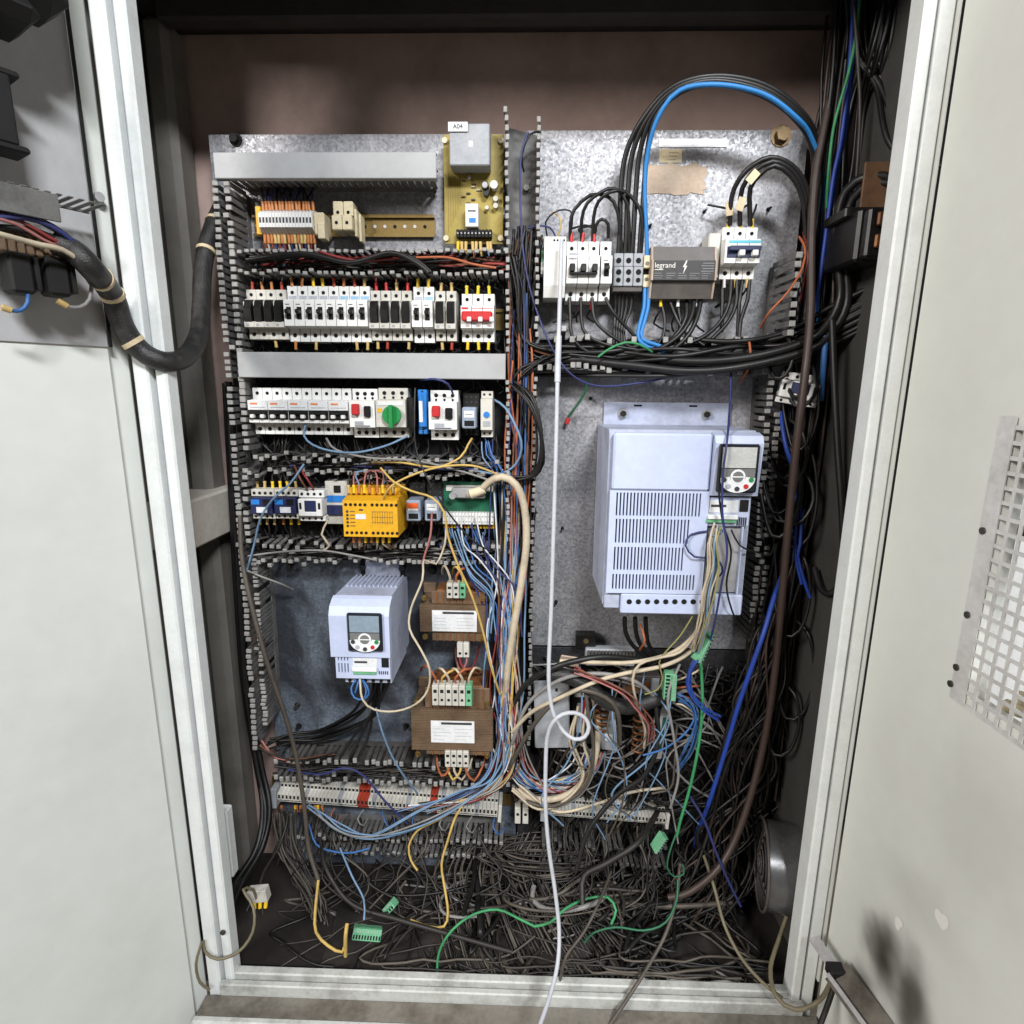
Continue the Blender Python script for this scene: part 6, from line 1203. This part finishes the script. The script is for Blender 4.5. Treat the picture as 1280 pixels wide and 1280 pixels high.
mass('hanging_wires', 'many dusty wires hanging from the terminal strips into the pile', [
    ([(x, 1012+(x-347)*.07, -.05), (x+U(-4, 4), 1035, -.075), (x+U(-14, 14), 1062, -.1), (x+U(-40, 40), 1100, -.12), (x+U(-70, 70), 1140, -.15)], 1, 3, 3, DU, (.0013, .0022)) for x in [U(350, 620) for _ in range(26)]] + [
    ([(x, 1030, -.05), (x+U(-4, 4), 1050, -.075), (x+U(-14, 14), 1080, -.1), (x+U(-60, 20), 1120, -.12), (x+U(-90, 30), 1150, -.14)], 1, 3, 3, DU, (.0013, .0022)) for x in [U(684, 832) for _ in range(20)]])

mass('dark_wiring', 'dark chaotic wiring behind and below the stripped units at lower right', [
    ([(x+U(-70, 70), U(826, 860), -.006), (x+U(-30, 30), U(850, 866), -.02), (x+U(-20, 20), 885, -.03), (x+U(-40, 30), 930, -.035), (x+U(-50, 30), 990, -.028), (x+U(-60, 20), 1060, -.03), (x+U(-60, 30), 1120, -.08)], 1, 4, 6, BK+['w_dust2', 'w_dust', 'w_dust2'], (.0014, .003)) for x in [U(690, 985) for _ in range(95)]] + [
    ([(U(660, 720), U(830, 1000), -.03), (U(740, 800), U(840, 1010), -.04), (U(820, 880), U(840, 1010), -.045), (U(900, 960), U(830, 1020), -.04)], 1, 4, 6, BK+['w_dust2', 'w_gray'], (.0014, .0028)) for _ in range(34)] + [
    ([(U(960, 1010), 700+U(-80, 60), -.05), (U(940, 985), 800, -.07), (U(920, 970), 880, -.08), (U(890, 970), 960, -.07), (U(862, 960), 1040, -.07), (U(840, 940), 1110, -.1), (U(800, 930), 1160, -.12)], 1, 5, 6, BK+['w_dust2', 'w_dust2', 'brownpipe'], (.0016, .0036)) for _ in range(34)])
mass('row_wiring', 'dark wires packed behind the device rows on the left plate', [
    ([(x, y0, -.012), (x+U(-6, 6), y0+(y1-y0)*.3, -.02), (x+U(-10, 10), y0+(y1-y0)*.7, -.02), (x+U(-20, 20), y1, -.02)], 1, 2, 2, BK+['w_black', 'w_dust2'], (.0014, .0026)) for y0, y1, n in ((342, 366, 60), (418, 446, 60), (470, 492, 50), (540, 575, 70), (590, 618, 70), (645, 685, 70)) for x in [U(306, 628) for _ in range(n)]])
for k in range(10):
    x = U(700, 900); wire('thin_wire', 'thin dusty wire strung loosely among the stripped units', [(x, U(820, 880), -.1), (x+U(-25, 25), U(890, 920), -.12), (x+U(-40, 40), U(930, 960), -.12), (x+U(-60, 60), U(975, 1010), -.11), (x+U(-40, 40), U(1020, 1060), -.1)], U(.0012, .0018), random.choice(('w_gray', 'w_cream', 'w_dust3', 'w_lblue')), 'thin loose wires among the stripped units')

# ---- pile of dusty wires on the cabinet floor
PC = DU+DU+DU+['w_gray', 'w_dust3', 'w_black']; names = sorted(set(PC)); m = MB()
def pile(n, xr, yr, hmax, steps, turn, rr, a0=None, cols=PC):
    for k in range(n):
        p = V((U(*xr), U(*yr), ZF+.004+abs(random.gauss(0, hmax*.55)))); an = U(0, 2*math.pi) if a0 is None else a0+random.gauss(0, .5); pts = []; tv = random.gauss(0, turn)
        for i in range(steps):
            pts.append(p.copy()); an += tv+random.gauss(0, .16); tv *= .98; p = p+V((math.cos(an)*.03, math.sin(an)*.03*.9, random.gauss(-.001, .004)))
            if (p.y < YF+.03 and math.sin(an) < 0) or (p.y > .02 and math.sin(an) > 0): an = an*.35; tv = -tv
            if (p.x < li+.04 and math.cos(an) < 0) or (p.x > ri-.04 and math.cos(an) > 0): an = math.pi-an
            p.y = min(max(p.y, YF+.016), .038); p.z = min(max(p.z, ZF+.003), ZF+hmax*1.6); p.x = min(max(p.x, li+.015), ri-.015)
        m.tube(pts, U(*rr), 5, names.index(random.choice(cols)), step=.015)
for a_, n_ in ((0, 30), (math.pi, 30), (-1.2, 12), (-2.0, 12)):
    pile(n_, (-.3, .34), (-.16, -.02), .05, 17, .07, (.0012, .003), a_)
pile(34, (-.2, .3), (-.16, .01), .05, 14, .22, (.0013, .0024)); pile(26, (-.2, .32), (-.2, .0), .085, 13, .1, (.0032, .0065), None, BK+['w_dust', 'w_dust2', 'w_dust2']); pile(16, (-.36, -.12), (-.08, .02), .05, 12, .15, (.0014, .0024))
for k in range(34):   # larger sagging loops of mixed gauge
    c = V((U(-.2, .3), U(-.14, -.03), ZF+U(.03, .09))); a, b = U(.04, .13), U(.025, .06); t0 = U(0, 6.3); n_ = int(U(6, 13)); rr = random.choice((.0016, .002, .0028, .0036, .005)); dz = U(-.006, .004)
    m.tube([c+V((math.cos(t0+i*.5)*a*(1+.03*i), math.sin(t0+i*.5)*b, dz*i+math.sin(t0+i)*.006)) for i in range(n_)], rr, 6, names.index(random.choice(['w_dust', 'w_dust3', 'w_dust2', 'w_black', 'w_gray'])))
# combed sheaf running from the bottom duct to the sill
for k in range(46):
    x0 = -.16+k*.0062+U(-.008, .008); m.tube([V((x0+.03, -.03, ZF+.13+U(-.02, .02))), V((x0+.0+U(-.01, .01), -.08, ZF+.09+U(-.015, .015))), V((x0+.01+k*.001, -.14, ZF+.05+U(-.01, .01))), V((x0+.03+k*.0018, -.19, ZF+.018)), V((x0+.05+k*.002, -.225, ZF+.008))], U(.0015, .0023), 5, names.index(random.choice(['w_dust', 'w_dust2', 'w_dust3'])))
for k in range(30):   # flat coil of grey wire, right of the middle
    c = V((.05+U(-.02, .02), -.07+U(-.01, .01), ZF+.1+k*.0012)); a, b = U(.07, .12), U(.02, .045); t0 = U(0, 6)
    m.tube([c+V((math.cos(t0+i*.55)*a, math.sin(t0+i*.55)*b, U(-.003, .003))) for i in range(U(5, 10).__int__())], U(.0015, .0022), 5, names.index(random.choice(['w_dust', 'w_dust3', 'w_dust2'])))
tag(m.build('wire_pile', names), 'tangled pile of dusty grey-brown wires on the cabinet floor', 'wires', None, 'stuff')
m = MB()      # dust heap and debris under the pile
n = 40
for i in range(n+1):
    for j in range(13):
        x = -.36+.74*i/n; y = -.21+.24*j/12; hgt = .05*math.exp(-((x-.05)/.24)**2)*(j/12)**.7 + .012*(math.sin(x*71+y*37)+math.sin(x*43-y*91))*.5+.006; m.v.append((x, y, ZF+.002+max(0, hgt)))
for i in range(n):
    for j in range(12): m.f.append((i*13+j, (i+1)*13+j, (i+1)*13+j+1, i*13+j+1)); m.m.append(0); m.sm.append(True)
tag(m.build('dust_heap', 'floor_in'), 'dark brown dust and debris heaped under the wire pile', 'dust', None, 'stuff')
zf = ZF
def fw(px, py, h): return atZ(px, py, ZF+h)
for lb, pts, r_, c in (
    ('green wire arching over the wire pile, left part', [(546, 1222, .01), (549, 1190, .05), (565, 1163, .09), (592, 1143, .1), (622, 1137, .1), (648, 1148, .1), (668, 1158, .09)], .0023, 'w_green'),
    ('green wire arching over the wire pile, middle part', [(668, 1158, .09), (688, 1153, .1), (708, 1135, .11), (735, 1123, .11), (760, 1122, .11), (770, 1138, .1), (764, 1155, .08)], .0024, 'w_green'),
    ('thin green wire at the right of the wire pile', [(731, 1178, .06), (742, 1166, .08), (770, 1159, .09), (805, 1163, .09), (832, 1153, .1), (846, 1125, .12), (847, 1100, .14)], .0019, 'w_gdark'),
    ('grey cable lying across the sill at lower middle', [(850, 1080, .15), (846, 1120, .12), (833, 1165, .09), (812, 1205, .06), (790, 1240, .04), (760, 1285, .0)], .0032, 'w_dust3'),
    ('dusty cable crossing the pile towards lower middle', [(764, 1090, .12), (748, 1130, .12), (730, 1165, .1), (708, 1195, .08), (700, 1225, .03)], .0026, 'w_dust3'),
    ('thick dark cable crossing the middle of the pile', [(830, 1000, .2), (800, 1050, .2), (760, 1078, .17), (730, 1095, .15), (728, 1130, .12)], .0055, 'w_dust2'),
    ('pale blue wire falling onto the green plug at lower left', [(425, 1060, .17), (440, 1095, .15), (455, 1125, .12), (455, 1150, .1)], .0018, 'w_lblue'),
    ('tan cable hooking down by the lower left plug', [(398, 1100, .16), (394, 1140, .12), (395, 1165, .09), (410, 1182, .07), (428, 1190, .06), (432, 1172, .08)], .0026, 'w_yellow'),
    ('second tan cable beside the lower left plug', [(432, 1195, .05), (432, 1170, .09), (434, 1155, .1)], .0034, 'w_yellow'),
    ('brown-grey cable running down right side of floor', [(880, 1070, .16), (893, 1110, .14), (905, 1155, .1), (925, 1195, .08), (950, 1225, .06), (978, 1248, .05)], .003, 'w_olive'),
    ('thick dark cable resting on floor at left', [(400, 1050, .16), (410, 1090, .14), (440, 1130, .1), (500, 1150, .09), (570, 1170, .07), (640, 1190, .06)], .0042, 'w_dust2')):
    wire('floor_wire', lb, [fw(*p) for p in pts], r_, c, None, 'wire', 7, True)
wire('olive_cable', 'olive cable looping over the right end of the sill', [(992, 1120, -.16), (975, 1170, -.2), (963, 1210, -.24), (970, 1245, -.28), (995, 1262, -.3), (1025, 1250, -.3), (1045, 1215, -.31)], .0036, 'w_olive', None, 'cable', 8)
wire('olive_cable', 'dark cable hanging beside the metal strap at lower right', [(1045, 1225, -.31), (1035, 1255, -.33), (1018, 1300, -.36)], .004, 'w_dust2', None, 'cable', 8)
wire('frame_cable', 'olive wire looping out over the lower left frame', [(322, 1128, -.2), (316, 1112, -.22), (304, 1112, -.235), (317, 1135, -.25), (316, 1165, -.265), (298, 1190, -.275), (272, 1199, -.28), (257, 1190, -.28), (254, 1176, -.275)], .0024, 'w_olive', None, 'wire')
wire('frame_cable', 'second olive wire end curling at the lower left frame', [(252, 1178, -.28), (245, 1205, -.29), (250, 1228, -.29), (262, 1237, -.285)], .0022, 'w_olive', None, 'wire')
# ---- hose and wires on the left door
def dp(px, py, off): return Md @ ld(px, py, off)
hp = [dp(68, 305, .06), dp(92, 314, .07), dp(112, 333, .08), at(140, 368, -.29), at(154, 408, -.275), at(176, 438, -.262), at(205, 452, -.25), at(232, 446, -.2), at(248, 420, -.15), at(252, 380, -.11), at(253, 345, -.085), at(258, 310, -.06), at(267, 282, -.035), at(276, 262, -.01)]
r = thing('cable_hose', 'black sleeved cable hose looping from left door into the cabinet', 'hose', hp[0]); m = MB(); m.tube([p-hp[0] for p in hp], .0135, 16, step=.006); m.build('sleeve', 'hose', r)
cp = curve(hp, .006)
for f in (.13, .2, .3, .86, .96):
    i = int(f*(len(cp)-2)); a, b = cp[i]-hp[0], cp[i+1]-hp[0]; d = (b-a).normalized(); m = MB(); m.cyl(a-d*.003, d, .0148, .006, 14); m.build('cable_tie', 'tape', r)
for k, (c, rr, pts) in enumerate((('w_black', .004, [(-10, 262), (30, 268), (66, 284), (95, 306), (112, 333)]), ('w_black2', .004, [(-10, 285), (30, 287), (66, 297), (95, 315), (112, 336)]), ('w_red', .0022, [(-10, 266), (25, 276), (60, 296), (85, 310), (108, 332)]), ('w_navy', .003, [(-10, 272), (30, 272), (62, 282), (92, 302), (112, 330)]), ('w_pink', .0018, [(-10, 272), (20, 280), (55, 300), (80, 312), (104, 330)]), ('w_cream', .003, [(-10, 290), (20, 298), (50, 306), (78, 312), (100, 326)]))):
    wire('door_wire', ('black wire bundled above the others on left door', 'lower black wire of the left door bundle', 'red wire in the left door bundle', 'dark blue wire in the left door bundle', 'pink wire in the left door bundle', 'cream wire in the left door bundle')[k], [dp(x, y, .065+.004*k) for x, y in pts], rr, c, 'wires of the left door', 'wire', 7, True)
for k, pts in enumerate(([(34, 362), (35, 378), (26, 388), (14, 388), (2, 384)], [(72, 376), (84, 383), (100, 384), (112, 374), (115, 352)])):
    p = [dp(x, y, .06) for x, y in pts]; wire('door_wire', ('light blue wire with tan sleeve at picture edge on left door', 'pale wire with tan sleeve below the switch block on left door')[k], p, .0022, 'w_blue' if not k else 'w_gray', 'wires of the left door', 'wire', 7, True)
    j = p[-2:] if not k else p[:2]; o = MB(); o.tube([q-j[0] for q in j], .0036, 8, smooth=False); o = o.build('wire_sleeve', 'tan_fer', None, j[0]); tag(o, ('tan sleeve on the light blue door wire', 'tan sleeve on the pale door wire')[k], 'sleeve')
